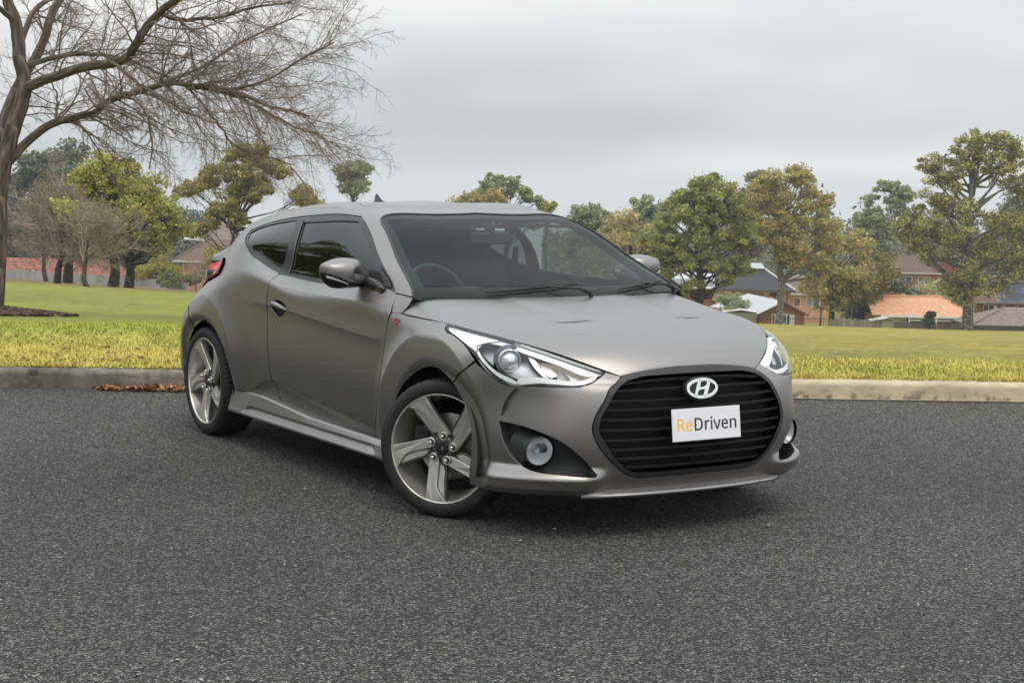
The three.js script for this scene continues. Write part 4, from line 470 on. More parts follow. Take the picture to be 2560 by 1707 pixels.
fence('paling_fence', 'weathered grey timber paling fence in front of the palms', [[2070, 797, 178], [2205, 798, 178]], 2.0, 0.16, 0, timber, { gap: 0.015, uneven: 0.10, thick: 0.03 });
fence('brown_fence', 'dark brown ribbed fence in front of the orange roofed house', [[2237, 806, 178], [2406, 809, 178]], 1.7, 0.16, 0, brownSteel, { gap: 0.03, thick: 0.04, rail: brownSteel[0] });
fence('low_dark_fence', 'low dark steel fence at the foot of the brown roof', [[2424, 813, 178], [2700, 818, 178]], 1.4, 0.9, 0, darkSteel, { gap: 0.03, thick: 0.05, rail: brownSteel[1] });
fence('bar_fence', 'black vertical bar fence in front of the gabled house', [[1880, 797, 180], [2068, 796, 180]], 2.0, 0.22, 0, [gutterDark], { gap: 0.185, thick: 0.03, rail: gutterDark });
{
  const D = 178, h = frame('pump_shed', 'small pale cream shed between the timber and brown fences', 'shed', 2221, 802, D), m = (x) => M(x - 2221, D), cm = std(lin(0.42, 0.41, 0.28), 0.7); part('wall', box(m(2236) - m(2207), 1.8, 1.5, 0, -0.92, -0.8), cm, h); for (let k = 0; k < 4; k++) part('wall_batten', box(m(2236) - m(2207), 0.04, 0.04, 0, -0.3 - k * 0.22, -0.03), pale2, h); part('roof', [slab([[m(2176), -0.05, 0.2], [m(2221), 0.35, 0.2], [m(2221), 0.35, -1.7], [m(2176), -0.05, -1.7]], 0.06), slab([[m(2221), 0.35, 0.2], [m(2240), 0.05, 0.2], [m(2240), 0.05, -1.7], [m(2221), 0.35, -1.7]], 0.06)], pale, h);
  const lp = frame('street_lamp', 'pale curved street lamp behind the orange roof', 'street lamp', 2183, 768, 212); const u = (x) => M(x - 2183, 212), v = (y) => -M(y - 768, 212); part('pole', tube([[0, -3, 0], [0, 0, 0], [0, v(726), 0], [u(2182), v(717), 0], [u(2178), v(711.5), 0], [u(2169), v(710), 0]], 0.07, 7, 40), white, lp); part('lamp_head', box(0.45, 0.12, 0.25, u(2167), v(710), 0, 0, 0.04), white, lp);
  const pp = frame('thin_pole', 'thin grey pole with a small cross arm above the palms', 'pole', 2132, 765, 205), w = (x) => M(x - 2132, 205), q = (y) => -M(y - 765, 205); part('pole', tube([[0, -3, 0], [0, 0, 0], [0, q(668), 0]], 0.05, 6, 8), pale, pp); part('cross_arm', box(w(2138) - w(2121), 0.07, 0.06, w(2129.5), q(671), 0), pale, pp); part('aerial', box(0.5, 0.35, 0.05, 0, q(666), 0), gutterDark, pp);
}
scene.fog = new THREE.FogExp2(lin(0.80, 0.84, 0.88), 0.00032);

// ---------------------------------------------------------------- the car: body surfaces
// Control points of the right half of the body (half width, height, length), front centre to rear centre; rows go up.
const BODY = [
  [[0,.19,2.1],[0,.3,2.145],[0,.45,2.165],[0,.6,2.15],[0,.68,2.125],[0,.73,2.09],[0,.77,2.04]],
  [[.25,.19,2.09],[.25,.3,2.135],[.25,.45,2.155],[.25,.6,2.14],[.24,.675,2.113],[.21,.72,2.083],[.18,.765,2.03]],
  [[.48,.19,2.04],[.49,.3,2.085],[.5,.45,2.1],[.5,.6,2.085],[.47,.66,2.068],[.4,.705,2.045],[.34,.77,1.965]],
  [[.66,.19,1.93],[.68,.3,1.965],[.69,.45,1.98],[.68,.6,1.965],[.668,.695,1.95],[.57,.772,1.915],[.48,.815,1.83]],
  [[.79,.19,1.785],[.808,.3,1.793],[.815,.45,1.8],[.81,.6,1.785],[.805,.745,1.76],[.71,.827,1.725],[.62,.86,1.65]],
  [[.838,.19,1.6],[.852,.3,1.6],[.855,.45,1.6],[.855,.6,1.59],[.848,.77,1.55],[.787,.861,1.487],[.72,.895,1.45]],
  [[.83,.2,1.325],[.852,.3,1.325],[.865,.45,1.325],[.867,.6,1.325],[.855,.79,1.31],[.807,.873,1.3],[.75,.918,1.28]],
  [[.8,.2,1],[.83,.3,1],[.852,.45,1],[.858,.6,1],[.851,.8,1],[.819,.88,1],[.78,.95,1.03]],
  [[.8,.2,.75],[.828,.3,.75],[.85,.45,.75],[.859,.6,.75],[.851,.82,.76],[.835,.908,.77],[.79,.966,.8]],
  [[.8,.2,.2],[.825,.3,.2],[.85,.45,.2],[.862,.6,.2],[.856,.83,.2],[.84,.915,.2],[.795,.965,.25]],
  [[.8,.2,-.3],[.825,.3,-.3],[.852,.45,-.3],[.865,.6,-.3],[.86,.84,-.3],[.845,.918,-.3],[.8,.968,-.28]],
  [[.8,.2,-.7],[.83,.3,-.7],[.858,.45,-.7],[.872,.6,-.7],[.868,.87,-.7],[.85,.975,-.68],[.803,1.022,-.69]],
  [[.8,.2,-1],[.835,.3,-1],[.866,.45,-1],[.885,.6,-1],[.876,.85,-1],[.838,.985,-1],[.79,1.075,-1]],
  [[.8,.2,-1.325],[.84,.3,-1.325],[.872,.45,-1.325],[.89,.6,-1.325],[.872,.8,-1.325],[.785,.95,-1.33],[.73,1.04,-1.34]],
  [[.79,.21,-1.6],[.835,.3,-1.6],[.862,.45,-1.6],[.876,.6,-1.6],[.82,.78,-1.6],[.715,.91,-1.57],[.65,1,-1.56]],
  [[.74,.22,-1.83],[.795,.3,-1.86],[.812,.45,-1.865],[.797,.6,-1.845],[.725,.76,-1.795],[.66,.87,-1.76],[.64,.965,-1.81]],
  [[.5,.22,-1.99],[.55,.3,-2.02],[.57,.45,-2.035],[.57,.6,-2.03],[.53,.76,-1.97],[.47,.87,-1.93],[.45,.965,-1.95]],
  [[0,.22,-2.03],[0,.3,-2.06],[0,.45,-2.07],[0,.6,-2.065],[0,.76,-2.035],[0,.88,-1.99],[0,.96,-1.95]],
];
const UPPER = {
  7: [[.7,1.09,.76],[.63,1.22,.5],[.57,1.297,.33],[.3,1.317,.33],[0,1.321,.33]],
  8: [[.735,1.09,.56],[.665,1.225,.3],[.595,1.309,.12],[.31,1.344,.1],[0,1.35,.1]],
  9: [[.752,1.09,.12],[.69,1.225,-.02],[.61,1.328,-.12],[.32,1.37,-.12],[0,1.38,-.12]],
  10: [[.758,1.095,-.32],[.693,1.223,-.38],[.607,1.32,-.45],[.315,1.368,-.45],[0,1.379,-.45]],
  11: [[.765,1.12,-.74],[.693,1.215,-.8],[.59,1.288,-.88],[.305,1.345,-.88],[0,1.355,-.88]],
  12: [[.752,1.135,-1.02],[.682,1.195,-1.07],[.575,1.25,-1.18],[.29,1.318,-1.2],[0,1.328,-1.2]],
  13: [[.688,1.1,-1.37],[.63,1.15,-1.41],[.54,1.2,-1.48],[.28,1.26,-1.52],[0,1.27,-1.52]],
  14: [[.615,1.05,-1.6],[.565,1.085,-1.66],[.5,1.105,-1.73],[.27,1.145,-1.78],[0,1.155,-1.8]],
  15: [[.6,1.015,-1.85],[.54,1.03,-1.89],[.455,1.037,-1.93],[.25,1.035,-1.95],[0,1.04,-1.97]],
};
const UK = [0, 0.25, 0.49, 0.71, 0.91, 1.11, 1.39, 1.71, 1.96, 2.51, 3.01, 3.41, 3.71, 4.04, 4.31, 4.57, 4.86, 5.44] ;
const VK = [0, 0.11, 0.26, 0.41, 0.55, 0.66, 0.73] , VG = [0.86, 1.0, 1.13, 1.42, 1.73] ;

function tri(xs) {                                                     // natural cubic spline: second derivatives for given knots
  const n = xs.length, h = xs.slice(1).map((x, i) => x - xs[i]);
  return (ys) => {
    const m = new Array(n).fill(0), c = new Array(n).fill(0), d = new Array(n).fill(0);
    for (let i = 1; i < n - 1; i++) {
      const a = h[i - 1], b = 2 * (h[i - 1] + h[i]), r = 6 * ((ys[i + 1] - ys[i]) / h[i] - (ys[i] - ys[i - 1]) / h[i - 1]);
      const w = b - a * c[i - 1]; c[i] = h[i] / w; d[i] = (r - a * d[i - 1]) / w;
    }
    for (let i = n - 2; i > 0; i--) m[i] = d[i] - c[i] * m[i + 1];
    return m;
  };
}
function spl(xs, ys, m, x) {
  let i = 0; while (i < xs.length - 2 && x > xs[i + 1]) i++;
  const h = xs[i + 1] - xs[i], a = xs[i + 1] - x, b = x - xs[i];
  return (m[i] * a * a * a + m[i + 1] * b * b * b) / (6 * h) + (ys[i] / h - m[i] * h / 6) * a + (ys[i + 1] / h - m[i + 1] * h / 6) * b;
}
function tensor(uk, vk, grid) {
  const su = tri(uk), sv = tri(vk), rows = [];
  for (let r = 0; r < vk.length; r++) rows.push([0, 1, 2].map((k) => { const y = grid.map((c) => c[r][k]); return [y, su(y)]; }));
  return (u, v) => [0, 1, 2].map((k) => { const y = rows.map((R) => spl(uk, R[k][0], R[k][1], u)); return spl(vk, y, sv(y), v); });
}
const baseF = tensor(UK, VK, BODY);
const baseS = tensor(UK.slice(7, 16), [...VK, ...VG], BODY.slice(7, 16).map((c, i) => [...c, ...UPPER[i + 7]]));
const lerpTab = (xs, ys, x) => { if (x <= xs[0]) return ys[0]; for (let i = 1; i < xs.length; i++) if (x <= xs[i]) return lerp(ys[i - 1], ys[i], (x - xs[i - 1]) / (xs[i] - xs[i - 1])); return ys[ys.length - 1]; };
// pressed shapes: wheel arch flares, the crease and the scallop of the doors
function pressed(z, y) {
  let d = 0, r = Math.hypot(z - 1.29, y - 0.335), t = clamp((r - 0.485) / 0.12, 0, 1);
  d += 0.024 * (1 - t) ** 2 * (1 - sst(1.55, 1.75, z)) * (1 - sst(0.80, 0.88, y)) * sst(0.15, 0.3, y);
  r = Math.hypot(z + 1.31, y - 0.36); t = clamp((r - 0.45) / 0.16, 0, 1);
  d += 0.026 * (1 - t) ** 2 * (z < -1.6 ? 1 - sst(1.6, 1.8, -z) : 1) * (1 - sst(0.86, 0.95, y));
  { const rf = Math.hypot(z - 1.335, y - 0.318) - 0.04 * sst(0, 0.35, z - 1.335), rb = Math.hypot(z + 1.33, y - 0.318) - 0.025 * sst(0, 0.3, z + 1.33); d -= 0.013 * clamp((0.407 - rf) / 0.046, 0, 1) ** 2 * sst(0.19, 0.33, y) + 0.024 * clamp((0.392 - rb) / 0.046, 0, 1) ** 2; }   // arch edges roll inwards
  if (z > -1 && z < 0.85) {
    const L = lerpTab([-0.9, -0.709, -0.619, -0.501, -0.386, -0.189, 0.081, 0.338, 0.583, 0.736, 0.85], [0.27, 0.347, 0.388, 0.417, 0.421, 0.402, 0.37, 0.346, 0.323, 0.305, 0.295], z);
    d -= 0.020 * sst(-0.85, -0.6, z) * (1 - sst(0.6, 0.85, z)) * sst(0, 0.045, L - y) * (1 - 0.5 * sst(0.05, 0.14, L - y));
    const e = y - lerpTab([-0.76, -0.236, 0.466, 0.817], [0.825, 0.808, 0.764, 0.748], z);
    d += 0.008 * sst(-0.85, -0.5, z) * (1 - sst(0.7, 0.85, z)) * (e > 0 ? Math.exp(-e / 0.09) : Math.exp(e / 0.03));
  }
  if (z < 0.8 && z > -0.9) { const e = Math.abs(y - lerpTab([-0.852, -0.744, -0.609, -0.507, -0.392, -0.115, 0.275, 0.672], [1.081, 1.019, 0.978, 0.951, 0.926, 0.915, 0.915, 0.916], z)); d += 0.0055 * Math.exp(-e / 0.018) * sst(-0.9, -0.75, z) * (1 - sst(0.62, 0.8, z)); }
  return d;
}
function surfS(u, v) { const [X, y, z] = baseS(u, v); return V(-X - pressed(z, y), y, z); }
// the bumper adds the lower corner blades
function surfF(u, v) {
  const [X, y, z] = baseF(u, v); const p = V(-X - pressed(z, y), y, z);
  const a = 0.060 * sst(0.40, 0.56, u) * (1 - sst(0.90, 1.03, u)) * (v > 0.06 ? 1 - sst(0.065, 0.13, v) : 1 - 0.35 * sst(0.03, 0, v));
  if (a > 1e-5) { const q = baseF(Math.min(u + 0.01, 5.4), v), tx = -(q[0] - X), tz = q[2] - z, l = Math.hypot(tx, tz); p.x += a * tz / l; p.z -= a * tx / l; }
  return p;
}
const normalOf = (S) => (u, v) => { const h = 0.002, a = S(u + h, v).sub(S(u - h, v)), b = S(u, v + h).sub(S(u, v - h)); return b.cross(a).normalize(); };

// closed outline in surface coordinates: smooth through the points, sharp where it turns hard
function outline(pts, seg = 5, hard = 38) {
  const n = pts.length, out = [], P = (i) => pts[(i + n) % n];
  const corner = (i) => { const a = P(i - 1), b = P(i), c = P(i + 1); const t = Math.atan2(b[1] - a[1], b[0] - a[0]), q = Math.atan2(c[1] - b[1], c[0] - b[0]); let e = Math.abs(t - q); if (e > Math.PI) e = 2 * Math.PI - e; return e > hard * Math.PI / 180; };
  for (let i = 0; i < n; i++) {
    const p0 = P(i - 1), p1 = P(i), p2 = P(i + 1), p3 = P(i + 2), L = Math.hypot(p2[0] - p1[0], p2[1] - p1[1]);
    const tan = (a, b, c) => { const l1 = Math.hypot(b[0] - a[0], b[1] - a[1]) || 1e-6, l2 = Math.hypot(c[0] - b[0], c[1] - b[1]) || 1e-6, w = l2 / (l1 + l2); return [((b[0] - a[0]) / l1 * w + (c[0] - b[0]) / l2 * (1 - w)) * L, ((b[1] - a[1]) / l1 * w + (c[1] - b[1]) / l2 * (1 - w)) * L]; };
    const ch = [p2[0] - p1[0], p2[1] - p1[1]], m1 = corner(i) ? ch : tan(p0, p1, p2), m2 = corner(i + 1) ? ch : tan(p1, p2, p3);
    for (let k = 0; k < seg; k++) { const t = k / seg, t2 = t * t, t3 = t2 * t; const f = (j) => (2 * t3 - 3 * t2 + 1) * p1[j] + (t3 - 2 * t2 + t) * m1[j] + (-2 * t3 + 3 * t2) * p2[j] + (t3 - t2) * m2[j]; const q = [f(0), f(1)]; if (p1[0] === p2[0]) q[0] = p1[0]; if (p1[1] === p2[1] && p1[1] === 1.73) q[1] = 1.73; out.push(q); }
  }
  return out;
}
const area2 = (L) => { let s = 0; for (let i = 0; i < L.length; i++) { const a = L[i], b = L[(i + 1) % L.length]; s += a[0] * b[1] - b[0] * a[1]; } return s; };
function inset(L, d) {                                                  // moves a counter-clockwise loop inwards
  const n = L.length, out = [];
  for (let i = 0; i < n; i++) {
    const a = L[(i - 1 + n) % n], b = L[i], c = L[(i + 1) % n];
    let x1 = b[1] - a[1], y1 = a[0] - b[0], x2 = c[1] - b[1], y2 = b[0] - c[0]; const l1 = Math.hypot(x1, y1) || 1, l2 = Math.hypot(x2, y2) || 1;
    let nx = x1 / l1 + x2 / l2, ny = y1 / l1 + y2 / l2; const q = (nx * nx + ny * ny) / 2 || 1; const s = Math.min(1 / q, 1.6);
    out.push([b[0] === 0 ? 0 : b[0] === 5.44 ? 5.44 : b[0] - nx * s * d, b[1] === 1.73 ? 1.73 : b[1] - ny * s * d]);
  }
  return out;
}
function fill(outer, holes, h) {                                        // triangles of a region, cut until every edge is short
  const flat = [...outer, ...holes.flat()];
  const T = THREE.ShapeUtils.triangulateShape(outer.map((p) => new THREE.Vector2(...p)), holes.map((H) => H.map((p) => new THREE.Vector2(...p))));
  const pts = flat.map((p) => [...p]), mid = new Map(); let cur = T.map((t) => [...t]); const done = [];
  const long = (a, b) => Math.hypot(pts[a][0] - pts[b][0], pts[a][1] - pts[b][1]) > h;
  const M = (a, b) => { const k = a < b ? a * 1e6 + b : b * 1e6 + a; if (!mid.has(k)) { mid.set(k, pts.length); pts.push([(pts[a][0] + pts[b][0]) / 2, (pts[a][1] + pts[b][1]) / 2]); } return mid.get(k); };
  while (cur.length) {
    const nx = [];
    for (const [a, b, c] of cur) {
      const L = [long(a, b), long(b, c), long(c, a)], k = L[0] + L[1] + L[2];
      if (!k) { done.push([a, b, c]); continue; }
      if (k === 3) { const x = M(a, b), y = M(b, c), z = M(c, a); nx.push([a, x, z], [x, b, y], [z, y, c], [x, y, z]); continue; }
      const r = k === 1 ? L.indexOf(true) : (L.indexOf(false) + 1) % 3, v = [a, b, c], A = v[r], B = v[(r + 1) % 3], D = v[(r + 2) % 3];
      if (k === 1) { const x = M(A, B); nx.push([A, x, D], [x, B, D]); } else { const x = M(A, B), y = M(B, D); nx.push([x, B, y], [A, x, y], [A, y, D]); }
    }
    cur = nx;
  }
  return [pts, done];
}
// a sheet of a body surface inside an outline, its edges rolled inwards
function sheet(S, loop, { holes = [], gap = 0.0028, lip = 0.014, off = 0, h = 0.03, seg = 5, lipAt = null, holeLip = null } = {}) {
  const N = normalOf(S), prep = (L) => { let o = outline(L, seg); if (area2(o) < 0) o.reverse(); return o; };
  const O = inset(prep(loop), gap), Hs = holes.map((L) => inset(prep(L), -gap));
  const [pts, T] = fill(O, Hs, h), pos = [], nor = [], uv = [], idx = [];
  const put = (p, n, u, v) => { pos.push(p.x, p.y, p.z); nor.push(n.x, n.y, n.z); uv.push(u, v); return pos.length / 3 - 1; };
  for (const [u, v] of pts) { const n = N(u, v), p = S(u, v).addScaledVector(n, off); put(p, n, u, v); }
  for (const [a, b, c] of T) { const A = pts[a], B = pts[b], D = pts[c]; if ((B[0] - A[0]) * (D[1] - A[1]) - (B[1] - A[1]) * (D[0] - A[0]) > 0) idx.push(a, c, b); else idx.push(a, b, c); }
  const rim = (L, sign, depth) => {
    const n = L.length; let prev = null, first = null;
    const ring = L.map(([u, v], i) => {
      const a = L[(i - 1 + n) % n], c = L[(i + 1) % n]; const nn = N(u, v), p = S(u, v).addScaledVector(nn, off);
      const t = S(...c).sub(S(...a)).normalize(); let o = t.clone().cross(nn).normalize(); { const e = 0.004, q = [u + (c[1] - a[1]) * e, v - (c[0] - a[0]) * e]; const w = S(...q).sub(S(u, v)); if (w.dot(o) < 0) o.negate(); }
      o.multiplyScalar(sign); const m = nn.clone().add(o).normalize();
      const skip = lipAt && !lipAt(u, v);
      return { skip, v: [put(p, nn, u, v), put(p.clone().addScaledVector(o, 0.0012).addScaledVector(nn, -0.0012), m, u, v), put(p.clone().addScaledVector(o, 0.0014).addScaledVector(nn, -0.0025), o, u, v), put(p.clone().addScaledVector(o, 0.0014).addScaledVector(nn, -depth), o, u, v)] };
    });
    for (let i = 0; i < n; i++) { const A = ring[i], B = ring[(i + 1) % n]; if (A.skip && B.skip) continue; for (let k = 0; k < 3; k++) idx.push(A.v[k], A.v[k + 1], B.v[k], B.v[k], A.v[k + 1], B.v[k + 1]); }
  };
  if (lip) { rim(O, 1, lip); Hs.forEach((L) => rim(L, -1, holeLip ?? lip)); }
  return mesh3(pos, nor, uv, idx);
}
// surface given by a function of two parameters on a regular grid
function patch(f, nu, nv, u0 = 0, u1 = 1, v0 = 0, v1 = 1) {
  const pos = [], uv = [], idx = [];
  for (let i = 0; i <= nu; i++) for (let j = 0; j <= nv; j++) { const u = lerp(u0, u1, i / nu), v = lerp(v0, v1, j / nv), p = f(u, v); pos.push(p.x, p.y, p.z); uv.push(u, v); }
  for (let i = 0; i < nu; i++) for (let j = 0; j < nv; j++) { const a = i * (nv + 1) + j, b = a + nv + 1; idx.push(a, b, a + 1, b, b + 1, a + 1); }
  const g = mesh3(pos, null, uv, idx); return g;
}
const font = await new FontLoader().loadAsync('fonts/droid/droid_sans_bold.typeface.json');

// ---------------------------------------------------------------- the car: materials
const paint = phys({ color: lin(0.286, 0.275, 0.271), metalness: 0.88, roughness: 0.35 });
const blackTrim = std(lin(0.012, 0.012, 0.013), 0.35), blackPlastic = std(lin(0.02, 0.021, 0.023), 0.5), blackMatt = std(lin(0.008, 0.008, 0.008), 0.85);
const chrome = std(lin(0.86, 0.87, 0.88), 0.12, 1), satin = std(lin(0.62, 0.62, 0.62), 0.28, 1);
const alloy = std(lin(0.68, 0.66, 0.63), 0.29, 0.75), alloyDark = std(lin(0.13, 0.125, 0.12), 0.4, 0.8), rubber = std(lin(0.014, 0.014, 0.014), 0.7), rubberMark = std(lin(0.09, 0.09, 0.09), 0.6);
const clearGlass = phys({ color: lin(0.97, 0.98, 0.98), roughness: 0.02, transmission: 1, thickness: 0, ior: 1.5 });
const screenGlass = phys({ color: lin(0.70, 0.80, 0.76), specularIntensity: 0.42, roughness: 0.015, transmission: 1, thickness: 0, ior: 1.52 });
const sideGlass = phys({ color: lin(0.34, 0.39, 0.37), roughness: 0.015, transmission: 1, thickness: 0, ior: 1.52 });
const privacyGlass = phys({ color: lin(0.13, 0.15, 0.15), roughness: 0.015, transmission: 1, thickness: 0, ior: 1.52 });
const roofGlass = phys({ color: lin(0.2, 0.2, 0.2), roughness: 0.28, metalness: 0.7 });
const trimGrey = std(lin(0.018, 0.019, 0.020), 0.65), leather = std(lin(0.010, 0.010, 0.011), 0.5), lining = std(lin(0.035, 0.035, 0.034), 0.9), carpet = std(lin(0.012, 0.012, 0.012), 0.95);
const lensRed = phys({ color: lin(0.72, 0.012, 0.025), roughness: 0.3, specularIntensity: 0.4 }), lensRedDeep = phys({ color: lin(0.45, 0.008, 0.016), roughness: 0.25, specularIntensity: 0.4 });
const whitePlastic = std(lin(0.80, 0.81, 0.82), 0.3), mirrorGlass = std(lin(0.9, 0.9, 0.9), 0.02, 1), disc = std(lin(0.36, 0.35, 0.34), 0.4, 1);

const lampSilver = std(lin(0.74, 0.76, 0.78), 0.25, 0.35);
const grilleBar = std(lin(0.04, 0.04, 0.042), 0.38);
const car = thing('hatchback_car', 'matte grey hatchback car with black hexagonal grille parked on the asphalt', 'car');
const both = (name, g, mat, parent = car) => [part(name, g, mat, parent), part(name, mirrorX(g), mat, parent)];
const whole = (g) => merge([g, mirrorX(g)]);

// ---- panels of the side
const DOORREAR = [[3.192, .727], [3.196, .673], [3.183, .582], [3.188, .529], [3.19, .48], [3.185, .435], [3.175, .364], [3.168, .225], [3.155, .183], [3.123, .123], [3.09, .092], [3.028, .074]];
const DOORFRONT = [[2.05, .068], [1.957, .202], [1.91, .297], [1.893, .382], [1.888, .449], [1.88, .498], [1.862, .56], [1.85, .641], [1.915, .708], [1.942, .737]];
const BELT = [[1.967, .742], [2.738, .737], [2.927, .739], [3.085, .738], [3.199, .734]], BELTREAR = [[3.296, .737], [3.446, .741], [3.593, .746], [3.686, .785], [3.756, .897]];
const DLOTOP = [[3.788, .945], [3.775, 1.003], [3.629, 1.036], [3.428, 1.061], [3.177, 1.082], [2.886, 1.095], [2.447, 1.109], [2.013, 1.122], [1.957, 1.071], [1.932, .975], [1.932, .897], [1.95, .813], [1.956, .745]];
const ARCHREAR = [[4.162, .419], [4.065, .45], [3.989, .457], [3.907, .449], [3.82, .431], [3.759, .408], [3.702, .37], [3.673, .31], [3.668, .234], [3.685, .168], [3.72, .114]];
const TAILFRONT = [[4.3, .72], [4.035, .705], [3.955, .681], [3.957, .638], [4.141, .623], [4.3, .615], [4.45, .60]];
const HANDLE = [[3.15, .528], [3.10, .548], [3.04, .556], [2.98, .55], [2.95, .536], [2.985, .515], [3.04, .502], [3.10, .51]];
{
  const door = [...DOORREAR, [2.867, .064], [2.606, .057], [2.359, .053], [2.168, .055], ...DOORFRONT, ...BELT.slice(0, 4)];
  for (const d of both('door', sheet(surfS, door, { holes: [HANDLE], holeLip: 0.03, h: 0.013 }), paint)) {
    const side = d === car.children[car.children.length - 1] ? 1 : -1, fix = (g) => side > 0 ? mirrorX(g) : g;
    part('handle_recess', fix(sheet(surfS, HANDLE, { off: -0.028, lip: 0, gap: -0.002, h: 0.02 })), blackPlastic, d);
    const N = normalOf(surfS), hb = []; for (let k = 0; k <= 12; k++) { const t = k / 12, u = lerp(3.145, 2.955, t), v = 0.536 + 0.006 * Math.sin(t * 3.1) - 0.008 * t; hb.push(surfS(u, v).addScaledVector(N(u, v), -0.008 + 0.02 * Math.sin(Math.PI * t))); }
    part('door_handle', fix(taper(hb, hb.map((_, k) => 0.006 + 0.010 * Math.sin(Math.PI * k / 12)), 12)), paint, d);
  }
  const side = [[1.775, .735], [1.78, .80], [1.765, .87], [1.76, .95], [1.765, 1.03], [1.792, 1.134], [1.80, 1.16], [2.3, 1.16], [3.0, 1.16], [3.7, 1.16], [4.56, 1.16], [4.56, .95], [4.56, .74], ...TAILFRONT, [4.30, .53], [4.203, .479], ...ARCHREAR, [3.564, .119], [3.416, .104], [3.246, .095], [3.10, .085],
    ...DOORREAR.slice(0, 11).reverse(), ...BELT.slice(4), ...BELTREAR, ...DLOTOP, [1.95, .735]];
  both('quarter_panel', sheet(surfS, side, { h: 0.014, lipAt: (u, v) => v < 1.14 }), paint);
  const QG = [[3.766, .98], [3.665, 1.014], [3.426, 1.046], [3.164, 1.068], [3.14, .973], [3.145, .871], [3.194, .752], [3.305, .754], [3.455, .757], [3.596, .773], [3.68, .822], [3.739, .912]];
  const DG = [[3.067, 1.05], [2.651, 1.064], [2.066, 1.083], [2.017, 1.019], [1.985, .925], [1.98, .876], [2.02, .755], [2.44, .752], [2.761, .753], [2.934, .754], [3.082, .752], [3.054, .862]];
  both('window_trim', sheet(surfS, [...BELT, ...BELTREAR, ...DLOTOP], { holes: [QG, DG], off: -0.003, lip: 0.012, gap: -0.004, h: 0.04 }), blackTrim);
  both('quarter_window', sheet(surfS, QG, { off: -0.008, lip: 0, gap: -0.003, h: 0.04 }), privacyGlass);
  both('side_window', sheet(surfS, DG, { off: -0.009, lip: 0, gap: -0.003, h: 0.04 }), sideGlass);
  const strip = [[3.088, 1.058], [3.072, 1.052], [3.058, .862], [3.086, .752], [3.096, .752], [3.070, .862]];
  both('window_moulding', sheet(surfS, strip, { off: 0.002, lip: 0.005, gap: 0, h: 0.05 }), alloyDark);
  const sail = [[2.05, .80], [2.06, .757], [1.985, .757], [1.975, .85]];
  both('mirror_sail', sheet(surfS, sail, { off: 0.002, lip: 0.006, gap: 0, h: 0.04 }), blackPlastic);
}
// ---- roof, sunroof and the strip over the windscreen
{
  const roof = [[1.792, 1.14], [1.80, 1.3], [1.815, 1.5], [1.82, 1.73], [2.0, 1.73], [2.01, 1.5], [2.03, 1.31], [2.10, 1.27], [2.6, 1.265], [3.15, 1.27], [3.22, 1.31], [3.24, 1.5], [3.24, 1.73], [4.56, 1.73], [4.56, 1.5], [4.56, 1.158], [3.5, 1.158], [2.5, 1.158]];
  part('roof', whole(sheet(surfS, roof, { h: 0.05, gap: 0.0, lipAt: (u, v) => u < 1.86 || (v < 1.725 && v > 1.17 && u < 3.5) })), paint, car);
  const glass = [[2.0, 1.73], [2.01, 1.5], [2.03, 1.31], [2.10, 1.27], [2.6, 1.265], [3.15, 1.27], [3.22, 1.31], [3.24, 1.5], [3.24, 1.73]];
  part('sunroof', whole(sheet(surfS, glass, { h: 0.05, gap: 0.003, off: 0.0, lipAt: (u, v) => v < 1.72 })), roofGlass, car);
  const inner = [[1.84, 1.10], [1.84, 1.4], [1.85, 1.73], [3.7, 1.73], [3.7, 1.10], [2.8, 1.10]];
  part('headliner', whole(sheet(surfS, inner, { h: 0.08, gap: 0, off: -0.035, lip: 0 })), lining, car);
  both('pillar_trim', sheet(surfS, [[1.79, .75], [1.78, .95], [1.81, 1.12], [2.0, 1.115], [1.945, 1.0], [1.945, .85], [1.96, .75]], { h: 0.05, off: -0.03, lip: 0, gap: 0 }), trimGrey);
  const N = normalOf(surfS), fin = []; // antenna fin on the rear of the roof
  const f0 = [0, 1.352, -0.82], prof = [[-0.105, 0], [-0.09, 0.045], [-0.075, 0.058], [-0.055, 0.05], [-0.01, 0.022], [0.05, 0.008], [0.10, 0]];
  const pos = [], idx = []; prof.forEach(([z, y]) => { const w = 0.024 * (1 - (z / 0.115) ** 2) + 0.002; pos.push(-w, f0[1] - 0.008, f0[2] + z, 0, f0[1] + y, f0[2] + z, w, f0[1] - 0.008, f0[2] + z); });
  for (let i = 0; i < prof.length - 1; i++) { const a = i * 3, b = a + 3; idx.push(a, a + 1, b, a + 1, b + 1, b, a + 1, a + 2, b + 1, a + 2, b + 2, b + 1); }
  part('antenna_fin', mesh3(pos, null, null, idx), blackTrim, car);
}
